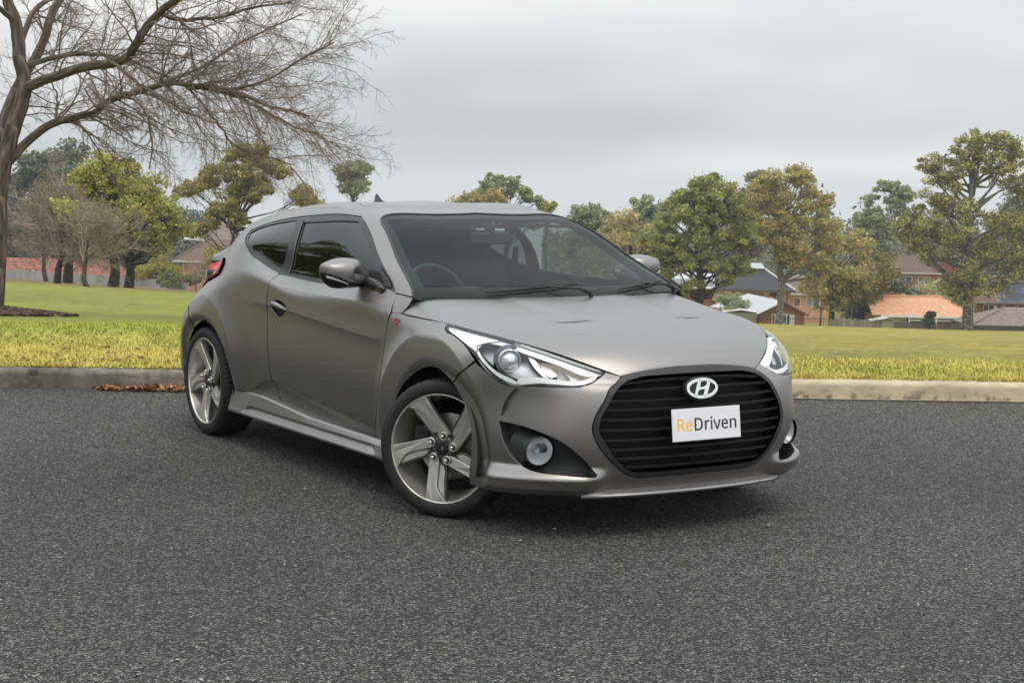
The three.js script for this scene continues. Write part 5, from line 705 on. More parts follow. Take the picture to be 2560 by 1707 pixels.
// ---- bonnet: lofted between its two shut lines over a raised middle
const HE = [[.372, .697, 2.066], [.419, .715, 2.036], [.539, .765, 1.942], [.645, .807, 1.816], [.734, .84, 1.658], [.787, .861, 1.487], [.807, .872, 1.326], [.818, .879, 1.041], [.822, .884, .885]];
const HM = [[.730, 2.095], [.752, 2.078], [.797, 2.018], [.837, 1.925], [.869, 1.80], [.898, 1.64], [.921, 1.46], [.950, 1.18], [.961, 1.01]];
const hk = HE.map((_, i) => i), hs = tri(hk), HC = [...[0, 1, 2].map((k) => HE.map((p) => p[k])), ...[0, 1].map((k) => HM.map((p) => p[k]))].map((y) => [y, hs(y)]);
function bonnet(s, t) {
  const g = (k) => spl(hk, HC[k][0], HC[k][1], t), q = Math.abs(s), k = lerpTab([0, 1, 3, 5, 6, 7, 8], [2.4, 2.4, 2.6, 3.4, 5.0, 12, 24], t);
  const X = s * g(0), z = g(2) + (g(4) - g(2)) * (1 - q * q);
  let y = g(1) + (g(3) - g(1)) * (1 - q ** k);
  const ax = Math.abs(X);
  y += 0.006 * sst(0.40, 0.30, ax - 0.10 * (1.1 - z)) * sst(1.95, 1.7, z);                                   // raised middle
  const vz = 1.655 - 0.9 * (ax - 0.18) ** 2 * (ax > 0.18 ? 1 : 0); const e = vz - z;                                // two bonnet vents pressed in
  const along = sst(0.10, 0.20, ax) * (1 - sst(0.42, 0.52, ax));
  y -= along * 0.005 * (e > 0 ? Math.max(0, 1 - e / 0.05) : Math.max(0, 1 + e / 0.13));
  return V(X, y, z);
}
{
  const S = (s, t) => bonnet(s, t), pos = [], nor = [], uv = [], idx = [], nu = 120, nv = 90;
  const N = (s, t) => { const h = 0.003, a = S(s + h, t).sub(S(s - h, t)), b = S(s, Math.min(8, t + h * 4)).sub(S(s, Math.max(0, t - h * 4))); return a.cross(b).normalize(); };
  const put = (p, n) => { pos.push(p.x, p.y, p.z); nor.push(n.x, n.y, n.z); uv.push(p.x, p.z); return pos.length / 3 - 1; };
  const tv = (j) => { const a = j / nv; return 8 * a; };
  const G = []; for (let i = 0; i <= nu; i++) { G.push([]); for (let j = 0; j <= nv; j++) { let s = -1 + 2 * i / nu; s = Math.sign(s) * Math.pow(Math.abs(s), 0.8) * 0.997; const t = tv(j), n = N(s, t); if (n.y < 0) n.negate(); G[i].push([put(S(s, t), n), s, t, n]); } }
  for (let i = 0; i < nu; i++) for (let j = 0; j < nv; j++) idx.push(G[i][j][0], G[i + 1][j][0], G[i][j + 1][0], G[i + 1][j][0], G[i + 1][j + 1][0], G[i][j + 1][0]);
  const ring = []; for (let i = 0; i <= nu; i++) ring.push(G[i][0]); for (let j = 1; j <= nv; j++) ring.push(G[nu][j]); for (let i = nu - 1; i >= 0; i--) ring.push(G[i][nv]); for (let j = nv - 1; j > 0; j--) ring.push(G[0][j]);
  const R = ring.map(([id, s, t, n], i) => { const a = ring[(i + 1) % ring.length], b = ring[(i - 1 + ring.length) % ring.length]; const p = S(s, t), d = S(a[1], a[2]).sub(S(b[1], b[2])).normalize(); let o = d.cross(n).normalize(); const c = S(s * 0.97, lerp(t, 4, 0.02)); if (o.dot(p.clone().sub(c)) < 0) o.negate();
    return [put(p, n), put(p.clone().addScaledVector(o, 0.0015).addScaledVector(n, -0.0015), n.clone().add(o).normalize()), put(p.clone().addScaledVector(o, 0.002).addScaledVector(n, -0.004), o), put(p.clone().addScaledVector(o, 0.001).addScaledVector(n, -0.02), o)]; });
  R.forEach((A, i) => { const B = R[(i + 1) % R.length]; for (let k = 0; k < 3; k++) idx.push(A[k], B[k], A[k + 1], B[k], B[k + 1], A[k + 1]); });
  const bn = part('bonnet', mesh3(pos, nor, uv, idx), paint, car);
  for (const q of [-1, 1]) { const a = []; for (let k = 0; k <= 24; k++) { const ax = lerp(0.19, 0.455, k / 24), vz = 1.655 - 0.9 * (ax - 0.18) ** 2; let lo = 3, hi = 7; for (let i = 0; i < 30; i++) { const m = (lo + hi) / 2, g0 = spl(hk, HC[0][0], HC[0][1], m), p = S(ax / g0, m); if (p.z > vz) lo = m; else hi = m; } const g0 = spl(hk, HC[0][0], HC[0][1], lo), p = S(q * ax / g0, lo); p.y -= 0.0015; a.push(p); } part('bonnet_vent', taper(a, a.map((_, k) => 0.0005 + 0.0042 * Math.sin(Math.PI * k / 24)), 6), blackTrim, bn); }
}
// ---- front wings, bumper and lights
const HEADLIGHT = [[1.319, .636], [1.331, .659], [1.2, .663], [1.066, .666], [.942, .667], [.825, .662], [.712, .66], [.596, .665], [.523, .667], [.536, .618], [.545, .552], [.572, .515], [.644, .496], [.72, .482], [.812, .464], [.83, .459], [.895, .47], [.948, .495], [1.013, .539], [1.088, .58], [1.19, .608], [1.283, .62]];
const FOG = [[.906, .304], [.819, .293], [.732, .269], [.644, .233], [.574, .179], [.496, .093], [.501, .086], [.641, .096], [.74, .104], [.799, .122], [.847, .161], [.885, .226]];
const WEDGE = [[.822, .453], [.812, .441], [.85, .387], [.902, .318], [.885, .375], [.853, .422]];
const GRILLE = [[0, .657], [.104, .657], [.312, .664], [.43, .66], [.442, .640], [.440, .536], [.458, .415], [.503, .331], [.516, .289], [.508, .253], [.476, .197], [.415, .13], [.359, .088], [.306, .072], [.24, .071], [0, .071]];
const GRILLEIN = [[0, .592], [.188, .594], [.36, .612], [.388, .60], [.398, .527], [.436, .4], [.482, .312], [.486, .279], [.470, .247], [.43, .184], [.372, .122], [.331, .102], [.28, .098], [0, .097]];
{
  const fender = [...DOORFRONT.slice(0, 8), [1.83, .648], [1.673, .66], [1.527, .662], [1.345, .66], [1.331, .659], [1.319, .636], [1.283, .618], [1.19, .608], [1.088, .58], [1.016, .53], [1.073, .489], [1.151, .455], [1.191, .434], [1.214, .441], [1.289, .462], [1.363, .466], [1.453, .456], [1.55, .431], [1.634, .393], [1.695, .335], [1.735, .25], [1.745, .17], [1.735, .08], [1.85, .05]];
  const ws = both('front_wing', sheet(surfF, fender, { h: 0.012 }), paint);
  const bumper = [[1.191, .434], [1.151, .455], [1.073, .489], [1.016, .525], ...HEADLIGHT.slice(8, 19).reverse().slice(1), [.442, .652], ...GRILLE.slice(4), [0, 0.012], [.25, .012], [.42, .008], [.504, 0], [.692, 0], [.9, 0], [1.095, 0.0], [1.088, .05], [1.074, .115], [1.068, .204], [1.082, .285], [1.111, .358], [1.164, .415]];
  part('front_bumper', whole(sheet(surfF, bumper, { holes: [FOG, WEDGE], h: 0.014, holeLip: 0.08, lipAt: (u, v) => u > 0.01 })), paint, car);
  both('wing_corner', sheet(surfF, [[1.846, .644], [1.91, .708], [1.938, .732], [1.86, .732], [1.775, .732], [1.765, .70], [1.775, .66]], { h: 0.03, gap: 0.0, lip: 0, off: -0.001 }), paint);
  both('bumper_recess', sheet(surfF, WEDGE, { off: -0.022, lip: 0, gap: -0.002, h: 0.03 }), paint);
  both('fog_lamp_recess', sheet(surfF, FOG, { off: -0.078, lip: 0, gap: -0.002, h: 0.03 }), blackPlastic);
  // grille: frame, bars, dark back
  const N = normalOf(surfF), ringG = [...GRILLE, ...GRILLEIN.slice().reverse()];
  const gr = part('grille', whole(sheet(surfF, ringG, { off: 0.003, lip: 0.03, gap: 0.002, h: 0.03, lipAt: (u) => u > 0.01 })), blackPlastic, car);
  part('grille_back', whole(sheet(surfF, [...GRILLEIN.slice(0, 1), ...GRILLEIN.slice(1)], { off: -0.07, lip: 0, gap: -0.03, h: 0.06 })), blackMatt, gr);
  const half = (v) => { let best = 0; for (let i = 2; i < GRILLEIN.length - 1; i++) { const a = GRILLEIN[i], b = GRILLEIN[i + 1]; if ((a[1] - v) * (b[1] - v) <= 0 && a[1] !== b[1]) best = Math.max(best, lerp(a[0], b[0], (v - a[1]) / (b[1] - a[1]))); } return best; };
  for (let k = 0; k < 10; k++) {
    const y = 0.668 - 0.0405 * k, v = y < 0.6 ? y - 0.19 : 0.41 + (y - 0.6) / 0.54; const w = half(v) + 0.012; if (w < 0.1) continue;
    const bar = (u, a) => { const s = Math.sign(u), q = Math.abs(u), p = surfF(q, v), n = N(q, v); if (s > 0) { p.x = -p.x; n.x = -n.x; } const prof = [[-0.004, 0.004], [-0.007, 0.002], [-0.012, -0.006], [-0.045, -0.011], [-0.045, -0.004], [-0.012, 0.005]][((a % 6) + 6) % 6]; return V(p.x + n.x * prof[0], p.y + prof[1] + 0.004, p.z + n.z * prof[0]); };
    const pos = [], idx = [], n = 40; for (let i = 0; i <= n; i++) for (let a = 0; a < 6; a++) { const p = bar(lerp(-w, w, i / n) || 1e-6, a); pos.push(p.x, p.y, p.z); }
    for (let i = 0; i < n; i++) for (let a = 0; a < 6; a++) { const q = i * 6 + a, r = i * 6 + (a + 1) % 6; idx.push(q, q + 6, r, r, q + 6, r + 6); }
    part('grille_bar', mesh3(pos, null, null, idx).toNonIndexed(), grilleBar, gr).geometry.computeVertexNormals();
  }
  for (const x of [-0.27, 0.0, 0.27]) part('grille_stay', box(0.006, 0.32, 0.02, x, 0.44, 2.085 - Math.abs(x) * 0.1), blackMatt, gr);
  // oval emblem
  const em = new THREE.Group(); em.name = 'emblem'; car.add(em); em.position.set(-0.008, 0.637, 2.165); em.rotation.x = -0.15; em.scale.setScalar(0.94);
  const ell = (a, b) => { const s = new THREE.Shape(); s.absellipse(0, 0, a, b, 0, Math.PI * 2); return s; }, ring = ell(0.089, 0.046); ring.holes.push(ell(0.0765, 0.0345));
  const ex = (s, d, b) => new THREE.ExtrudeGeometry(s, { depth: d, bevelEnabled: true, bevelThickness: b, bevelSize: b, bevelSegments: 3, curveSegments: 40 });
  part('emblem_base', ex(ell(0.094, 0.051), 0.02, 0.004).translate(0, 0, -0.022), blackTrim, em);
  const hsh = new THREE.Shape(); hsh.moveTo(-0.046, -0.036); hsh.quadraticCurveTo(-0.036, 0, -0.018, 0.039); hsh.lineTo(-0.003, 0.04); hsh.quadraticCurveTo(-0.012, 0.022, -0.014, 0.006); hsh.quadraticCurveTo(0.006, 0.0, 0.026, 0.012); hsh.quadraticCurveTo(0.03, 0.024, 0.036, 0.036); hsh.lineTo(0.048, 0.035); hsh.quadraticCurveTo(0.04, 0, 0.02, -0.039); hsh.lineTo(0.001, -0.04); hsh.quadraticCurveTo(0.012, -0.022, 0.014, -0.006); hsh.quadraticCurveTo(-0.006, 0, -0.026, -0.012); hsh.quadraticCurveTo(-0.03, -0.024, -0.036, -0.038);
  part('emblem_ring', ex(ring, 0.005, 0.002), chrome, em); part('emblem_letter', ex(hsh, 0.005, 0.002), chrome, em);
  // number plate with the dealer's print
  const cv = document.createElement('canvas'); cv.width = 1024; cv.height = 384; const cx = cv.getContext('2d'); cx.fillStyle = '#e9e9ee'; cx.fillRect(0, 0, 1024, 384);
  cx.font = '212px sans-serif'; cx.textBaseline = 'alphabetic'; const w1 = cx.measureText('Re').width, w2 = cx.measureText('Driven').width, k = 935 / (w1 + w2);
  cx.save(); cx.translate(48, 268); cx.scale(k, 1); cx.fillStyle = '#f5c15c'; cx.fillText('Re', 0, 0); cx.fillStyle = '#1d1b22'; cx.fillText('Driven', w1, 0); cx.lineWidth = 5; cx.strokeStyle = '#1d1b22'; cx.strokeText('Driven', w1, 0); cx.strokeStyle = '#f5c15c'; cx.strokeText('Re', 0, 0); cx.restore();
  const ptex = new THREE.CanvasTexture(cv); ptex.colorSpace = THREE.SRGBColorSpace; ptex.anisotropy = 8;
  const np = new THREE.Group(); np.name = 'number_plate'; np.position.set(0, 0.487, 2.195); np.rotation.x = 0.13; np.rotation.x = -0.12; car.add(np);
  part('plate_panel', new RoundedBoxGeometry(0.374, 0.140, 0.004, 2, 0.0018), whitePlastic, np); part('plate_print', new THREE.PlaneGeometry(0.368, 0.134).translate(0, 0, 0.0028), std(0xffffff, 0.45, 0, { map: ptex }), np);
  part('plate_bracket', box(0.30, 0.08, 0.03, 0, 0, -0.018), blackMatt, np);
  // fog lamps
  const lathe = (p, n = 40) => new THREE.LatheGeometry(p.map((q) => new THREE.Vector2(...q)), n);
  for (const s of [-1, 1]) {
    const f = new THREE.Group(); f.name = 'fog_lamp'; f.scale.setScalar(1.08); f.position.set(s * 0.685, 0.376, 1.914); f.rotation.set(Math.PI / 2, 0, 0, 'YXZ'); f.rotation.y = s * 0.22; car.add(f);
    part('fog_housing', lathe([[0.058, 0.03], [0.064, 0.022], [0.068, -0.01], [0.095, -0.05], [0.10, -0.06]]), blackPlastic, f);
    part('fog_reflector', lathe([[0.0, -0.035], [0.02, -0.03], [0.04, -0.012], [0.056, 0.016]]), lampSilver, f);
    part('fog_bulb', lathe([[0.0, 0.004], [0.012, 0.0], [0.013, -0.03]], 16), satin, f);
    const ribs = []; for (let k = -4; k <= 4; k++) ribs.push(box(0.0022, 0.002, 2 * Math.sqrt(0.052 ** 2 - (k * 0.011) ** 2), k * 0.011, 0.018, 0)); part('fog_ribs', ribs, clearGlass, f);
    part('fog_lens', lathe([[0.0, 0.034], [0.03, 0.031], [0.05, 0.024], [0.058, 0.018]]), clearGlass, f);
  }
  // headlights
  for (const s of [-1, 1]) {
    const fix = (g) => s > 0 ? mirrorX(g) : g, h = new THREE.Group(); h.name = 'headlight'; car.add(h);
    part('light_housing', fix(sheet(surfF, HEADLIGHT, { off: -0.075, lip: 0, gap: -0.002, h: 0.04 })), std(lin(0.68, 0.70, 0.73), 0.35, 0.2), h);
    part('light_cover', fix(sheet(surfF, HEADLIGHT, { off: 0.001, lip: 0.006, gap: 0.003, h: 0.025 })), clearGlass, h);
    const wall = outline(HEADLIGHT, 5); const pos = [], idx = []; wall.forEach(([u, v], i) => { const p = surfF(u, v), n = N(u, v), a = p.clone().addScaledVector(n, -0.006), b = p.clone().addScaledVector(n, -0.076); pos.push(a.x, a.y, a.z, b.x, b.y, b.z); const j = (i + 1) % wall.length; idx.push(2 * i, 2 * i + 1, 2 * j, 2 * j, 2 * i + 1, 2 * j + 1); });
    part('light_surround', fix(mesh3(pos, null, null, idx)), satin, h);
    const tailBezel = [[1.305, .637], [1.32, .656], [1.2, .6605], [1.06, .663], [.96, .664], [.96, .655], [1.0, .63], [1.035, .60], [1.03, .57], [1.09, .592], [1.19, .618], [1.275, .63]];
    part('bezel', fix(sheet(surfF, tailBezel, { off: -0.018, lip: 0.03, gap: 0, h: 0.03 })), whitePlastic, h);
    const brow = [[1.035, .661], [.942, .664], [.825, .659], [.712, .657], [.60, .661], [.535, .661], [.56, .64], [.70, .632], [.82, .634], [.93, .642], [1.01, .632], [1.03, .585], [.985, .545], [.91, .505], [.83, .483], [.82, .475], [.832, .466], [.90, .482], [.955, .508], [1.015, .55], [1.05, .60]];
    part('bezel', fix(sheet(surfF, brow, { off: -0.022, lip: 0.03, gap: 0, h: 0.03 })), whitePlastic, h);
    const drl = [[.828, .472], [.812, .505], [.775, .527], [.71, .545], [.65, .558], [.592, .58], [.566, .628], [.551, .648], [.549, .62], [.562, .56], [.60, .535], [.66, .52], [.74, .498], [.80, .474]];
    part('daytime_light', fix(sheet(surfF, drl, { off: -0.016, lip: 0.03, gap: 0, h: 0.03 })), whitePlastic, h);
    const lower = [[.80, .470], [.74, .488], [.66, .510], [.59, .528], [.555, .555], [.552, .535], [.578, .517], [.65, .498], [.73, .481]];
    part('light_strip', fix(sheet(surfF, lower, { off: -0.012, lip: 0.02, gap: 0, h: 0.03 })), trimGrey, h);
    const divider = [[.83, .635], [.80, .628], [.735, .575], [.70, .552], [.72, .547], [.76, .575], [.81, .615]];
    part('light_divider', fix(sheet(surfF, divider, { off: -0.03, lip: 0.03, gap: 0, h: 0.03 })), lampSilver, h);
    const refl = [[.775, .632], [.735, .634], [.69, .598], [.705, .575], [.75, .595]]; part('high_beam_reflector', fix(sheet(surfF, refl, { off: -0.052, lip: 0.02, gap: 0, h: 0.03 })), lampSilver, h);
    const ind = [[.69, .642], [.625, .595], [.585, .612], [.565, .65]]; part('indicator_reflector', fix(sheet(surfF, ind, { off: -0.05, lip: 0.02, gap: 0, h: 0.03 })), lampSilver, h);
    const c = surfF(.872, .583), n = N(.872, .583), pr = new THREE.Group(); c.addScaledVector(n, -0.03); if (s > 0) { c.x = -c.x; }
    const mk = (p) => { const g = lathe(p); g.rotateX(Math.PI / 2); g.rotateY(-s * -0.42 * 1); g.rotateX(-0.06); g.translate(c.x, c.y, c.z); return g; };
    part('projector_ring', mk([[0.040, -0.04], [0.043, -0.022], [0.047, -0.018], [0.051, -0.024], [0.056, -0.045], [0.058, -0.06]]), satin, h);
    part('projector_lens', mk([[0, -0.004], [0.016, -0.007], [0.028, -0.015], [0.037, -0.028], [0.040, -0.04]]), phys({ color: lin(0.75, 0.8, 0.85), roughness: 0.03, metalness: 0.55, clearcoat: 1 }), h);
    part('projector_shroud', mk([[0.060, -0.040], [0.066, -0.046], [0.068, -0.06]]), phys({ color: lin(0.05, 0.07, 0.11), roughness: 0.2, metalness: 0.6 }), h);
  }
  // lower lip between the corner blades
  const lip = (s, t) => { const q = Math.abs(s), u = q * 0.55, p = surfF(u, 0.0), n = N(u, 0.06); const sec = [[-0.05, 0.048], [-0.012, 0.036], [0.034, 0.008], [0.040, 0.000], [0.036, -0.008], [-0.06, -0.010]]; const i = Math.min(4, Math.floor(t)), f = t - i, a = lerp(sec[i][0], sec[i + 1][0], f), b = lerp(sec[i][1], sec[i + 1][1], f), w = 1 - 0.9 * sst(0.8, 1, q); const sx = s > 0 ? 1 : -1; const nx = n.x / Math.hypot(n.x, n.z), nz = n.z / Math.hypot(n.x, n.z); return V(sx * (-(p.x) - 0) + (sx > 0 ? -nx : nx) * a * w * (1), p.y - 0.002 + b, p.z + nz * a * w); };
  const lp = []; for (let k = 0; k < 5; k++) lp.push(patch((a, b) => lip(a, k + b), 60, 1, -1, 1, 0, 1)); part('front_lip', lp, paint, car);
}
// ---- windscreen with its black edge, wipers
const headerTab = []; for (let k = 0; k <= 20; k++) { const q = k / 20, e = surfS(1.795, 1.134), X = q * -e.x; let lo = 1.134, hi = 1.73; for (let i = 0; i < 24; i++) { const m = (lo + hi) / 2; if (-surfS(lerpTab([1.14, 1.3, 1.5, 1.73], [1.792, 1.80, 1.815, 1.82], m), m).x > X) lo = m; else hi = m; } const r = surfS(lerpTab([1.14, 1.3, 1.5, 1.73], [1.792, 1.80, 1.815, 1.82], lo), lo), b = 1 - q * q; headerTab.push([r.y - (e.y + b * 0.022) - 0.004, r.z - (e.z + b * 0.035) + 0.003]); }
const headerGap = (q) => { const x = Math.min(q, 1) * 20, i = Math.min(19, Math.floor(x)); return [0, 1].map((k) => lerp(headerTab[i][k], headerTab[i + 1][k], x - i)); };
const screenPt = (s, v, off = 0) => {
  const e = surfS(lerpTab([.60, .735, .80, .87, .95, 1.03, 1.134], [1.775, 1.775, 1.78, 1.765, 1.76, 1.765, 1.795], v), v), t = (v - 0.735) / 0.4, b = 1 - s * s;
  const P = (ss, vv) => { const tt = (vv - 0.735) / 0.4, bb = 1 - ss * ss; return V(ss * -e.x, e.y + bb * lerp(0.0, 0.022, tt), e.z + bb * lerp(0.17, 0.035, tt)); }, p = P(s, v);
  if (t > 0) { const c = headerGap(Math.abs(s)), w = clamp(t, 0, 1) ** 2; p.y += c[0] * w; p.z += c[1] * w; }
  p.y -= off * 0.55; p.z -= off * 0.83; return p;
};
{
  part('windscreen', patch((s, v) => screenPt(s, v), 40, 24, -0.992, 0.992, 0.735, 1.128), screenGlass, car);
  const band = [];
  for (const q of [-1, 1]) band.push(patch((s, v) => screenPt(s, v, 0.004), 4, 24, q * 0.992, q * (0.925), 0.735, 1.128));
  band.push(patch((s, v) => screenPt(s, v, 0.004), 40, 4, -0.95, 0.95, 1.095, 1.128), patch((s, v) => screenPt(s, v, 0.004), 40, 4, -0.95, 0.95, 0.70, 0.775));
  part('windscreen_border', band, blackMatt, car);
  part('cowl', [patch((s, t) => { const p = screenPt(s, 0.735), q = bonnet(s * 0.97, 8); return V(lerp(p.x, q.x, t), lerp(p.y - 0.012, q.y - 0.03, t), lerp(p.z, q.z - 0.01, t)); }, 40, 3, -1, 1, 0, 1)], blackPlastic, car);
  const pl = [];
  for (const s of [-1, 1]) { const a = []; for (let k = 0; k <= 16; k++) { const v = lerp(0.735, 1.134, k / 16), p = screenPt(s * 0.998, v); a.push(p); } pl.push(taper(a, a.map(() => 0.006), 8)); }
  pl.push((() => { const a = []; for (let k = 0; k <= 24; k++) a.push(screenPt(lerp(-0.99, 0.99, k / 24), 1.131)); return taper(a, a.map(() => 0.004), 6); })());
  part('windscreen_seal', pl, blackTrim, car);
  const wiper = (root, tip, from, to, lift) => {                         // arm from its pivot to the blade; blade lies on the glass
    const w = new THREE.Group(); w.name = 'wiper'; car.add(w); const on = (s, v, o) => screenPt(s, v, -o);
    const A = on(...root, 0.03), B = on(...tip, 0.022); const m = A.clone().lerp(B, 0.3).add(V(0, 0.012, 0.014));
    part('wiper_arm', taper([A.clone().add(V(0, -0.03, 0.01)), A, m, A.clone().lerp(B, 0.7).add(V(0, 0.006, 0.006)), B], [0.012, 0.012, 0.008, 0.006, 0.004], 8), blackPlastic, w);
    const bl = []; for (let k = 0; k <= 20; k++) { const t = k / 20; bl.push(on(lerp(from[0], to[0], t), lerp(from[1], to[1], t), 0.012)); }
    part('wiper_blade', taper(bl, bl.map((_, k) => 0.007 - 0.004 * Math.abs(k / 10 - 1)), 6), blackMatt, w);
  };
  wiper([0.12, 0.737], [-0.15, 0.768], [-0.58, 0.750], [0.10, 0.778], 0);
  wiper([0.90, 0.740], [0.68, 0.768], [0.40, 0.752], [0.90, 0.778], 0);
}
// ---- door mirrors
{
  const ol = outline([[.148, .0], [.142, .045], [.10, .064], [0, .076], [-.06, .066], [-.105, .025], [-.135, -.022], [-.10, -.055], [0, -.072], [.11, -.056]], 6, 80);
  const dark = (x, y) => y < lerpTab([-0.14, -0.06, 0.03, 0.10, 0.15], [-0.046, -0.046, -0.034, -0.008, 0.008], x);
  const C = V(-0.868, 1.043, 0.455), turn = 0.10;
  const P = (x, y, d) => { const q = V(-x, y, d).applyAxisAngle(V(0, 1, 0), turn); return q.add(C); };
  const top = [[], []], nr = 18, pos = [[], []], n = ol.length;
  const pt = (i, j) => { const f = j / nr, a = f * Math.PI / 2, k = Math.pow(Math.cos(a), 0.75); const [x, y] = ol[i % n]; return [x * k + 0.01 * (1 - k), y * k + 0.004 * (1 - k), 0.082 * Math.sin(a) * (1 - 0.25 * (x < 0 ? -x / 0.14 : 0))]; };
  for (let i = 0; i < n; i++) for (let j = 0; j < nr; j++) {
    const q = [pt(i, j), pt(i + 1, j), pt(i + 1, j + 1), pt(i, j + 1)];
    for (const t of [[0, 1, 2], [0, 2, 3]]) { const m = t.map((k) => q[k]), mx = (m[0][0] + m[1][0] + m[2][0]) / 3, my = (m[0][1] + m[1][1] + m[2][1]) / 3, b = dark(mx, my) ? 1 : 0; for (const v of m) { const w = P(...v); pos[b].push(w.x, w.y, w.z); } }
  }
  const weld = (p) => { const key = new Map(), v = [], idx = []; for (let i = 0; i < p.length; i += 3) { const k = p.slice(i, i + 3).map((x) => x.toFixed(5)).join(); if (!key.has(k)) { key.set(k, v.length / 3); v.push(p[i], p[i + 1], p[i + 2]); } idx.push(key.get(k)); } const r = []; for (let i = 0; i < idx.length; i += 3) if (idx[i] !== idx[i + 1] && idx[i + 1] !== idx[i + 2] && idx[i] !== idx[i + 2]) r.push(idx[i], idx[i + 1], idx[i + 2]); return mesh3(v, null, null, r); };
  const back = []; for (let i = 0; i < n; i++) { const a = ol[i], b = ol[(i + 1) % n], w = [P(a[0], a[1], 0), P(a[0] * 0.95, a[1] * 0.93, -0.022), P(b[0], b[1], 0), P(b[0] * 0.95, b[1] * 0.93, -0.022)]; for (const k of [0, 1, 2, 2, 1, 3]) back.push(w[k].x, w[k].y, w[k].z); }
  const gl = []; for (let i = 0; i < n; i++) { const a = ol[i], b = ol[(i + 1) % n], w = [P(0, 0, -0.018), P(b[0] * 0.95, b[1] * 0.93, -0.018), P(a[0] * 0.95, a[1] * 0.93, -0.018)]; for (const q of w) gl.push(q.x, q.y, q.z); }
  const ip = []; for (let k = 0; k <= 14; k++) { const t = k / 14, x = lerp(0.136, 0.035, t), y = lerp(-0.012, -0.048, t); ip.push([x, y]); }
  const on = (x, y) => { let lo = 0, hi = 1; const a = Math.atan2(y, x); let best = 1e9, bi = 0; ol.forEach((o, i) => { let e = Math.abs(Math.atan2(o[1], o[0]) - a); if (e > Math.PI) e = 2 * Math.PI - e; if (e < best) { best = e; bi = i; } }); const R = Math.hypot(...ol[bi]), k = clamp(Math.hypot(x, y) / R, 0, 1), c = Math.acos(Math.pow(k, 1 / 0.75)); return 0.082 * Math.sin(c) + 0.003; };
  const indicator = taper(ip.map(([x, y]) => P(x, y, on(x, y))), ip.map((_, k) => 0.007 - 0.004 * k / 14), 8);
  const stalk = taper([P(-0.07, -0.035, 0.02), P(-0.10, -0.045, 0.05), V(-0.772, 0.985, 0.60), V(-0.768, 0.975, 0.66)], [0.034, 0.030, 0.032, 0.02], 14), foot = box(0.03, 0.04, 0.16, -0.782, 0.972, 0.63, -0.1, 0.012);
  for (const s of [-1, 1]) {
    const f = (g) => s > 0 ? mirrorX(g) : g, m = new THREE.Group(); m.name = 'wing_mirror'; car.add(m);
    part('mirror_shell', f(weld(pos[0])), paint, m); part('mirror_lower_shell', f(weld(pos[1])), blackTrim, m); part('mirror_rim', f(mesh3(back, null, null, null)), blackTrim, m);
    part('mirror_glass', f(mesh3(gl, null, null, null)), mirrorGlass, m); part('indicator', f(indicator), phys({ color: lin(0.30, 0.30, 0.31), roughness: 0.2 }), m); part('mirror_stalk', f(merge([stalk, foot])), blackTrim, m);
  }
}
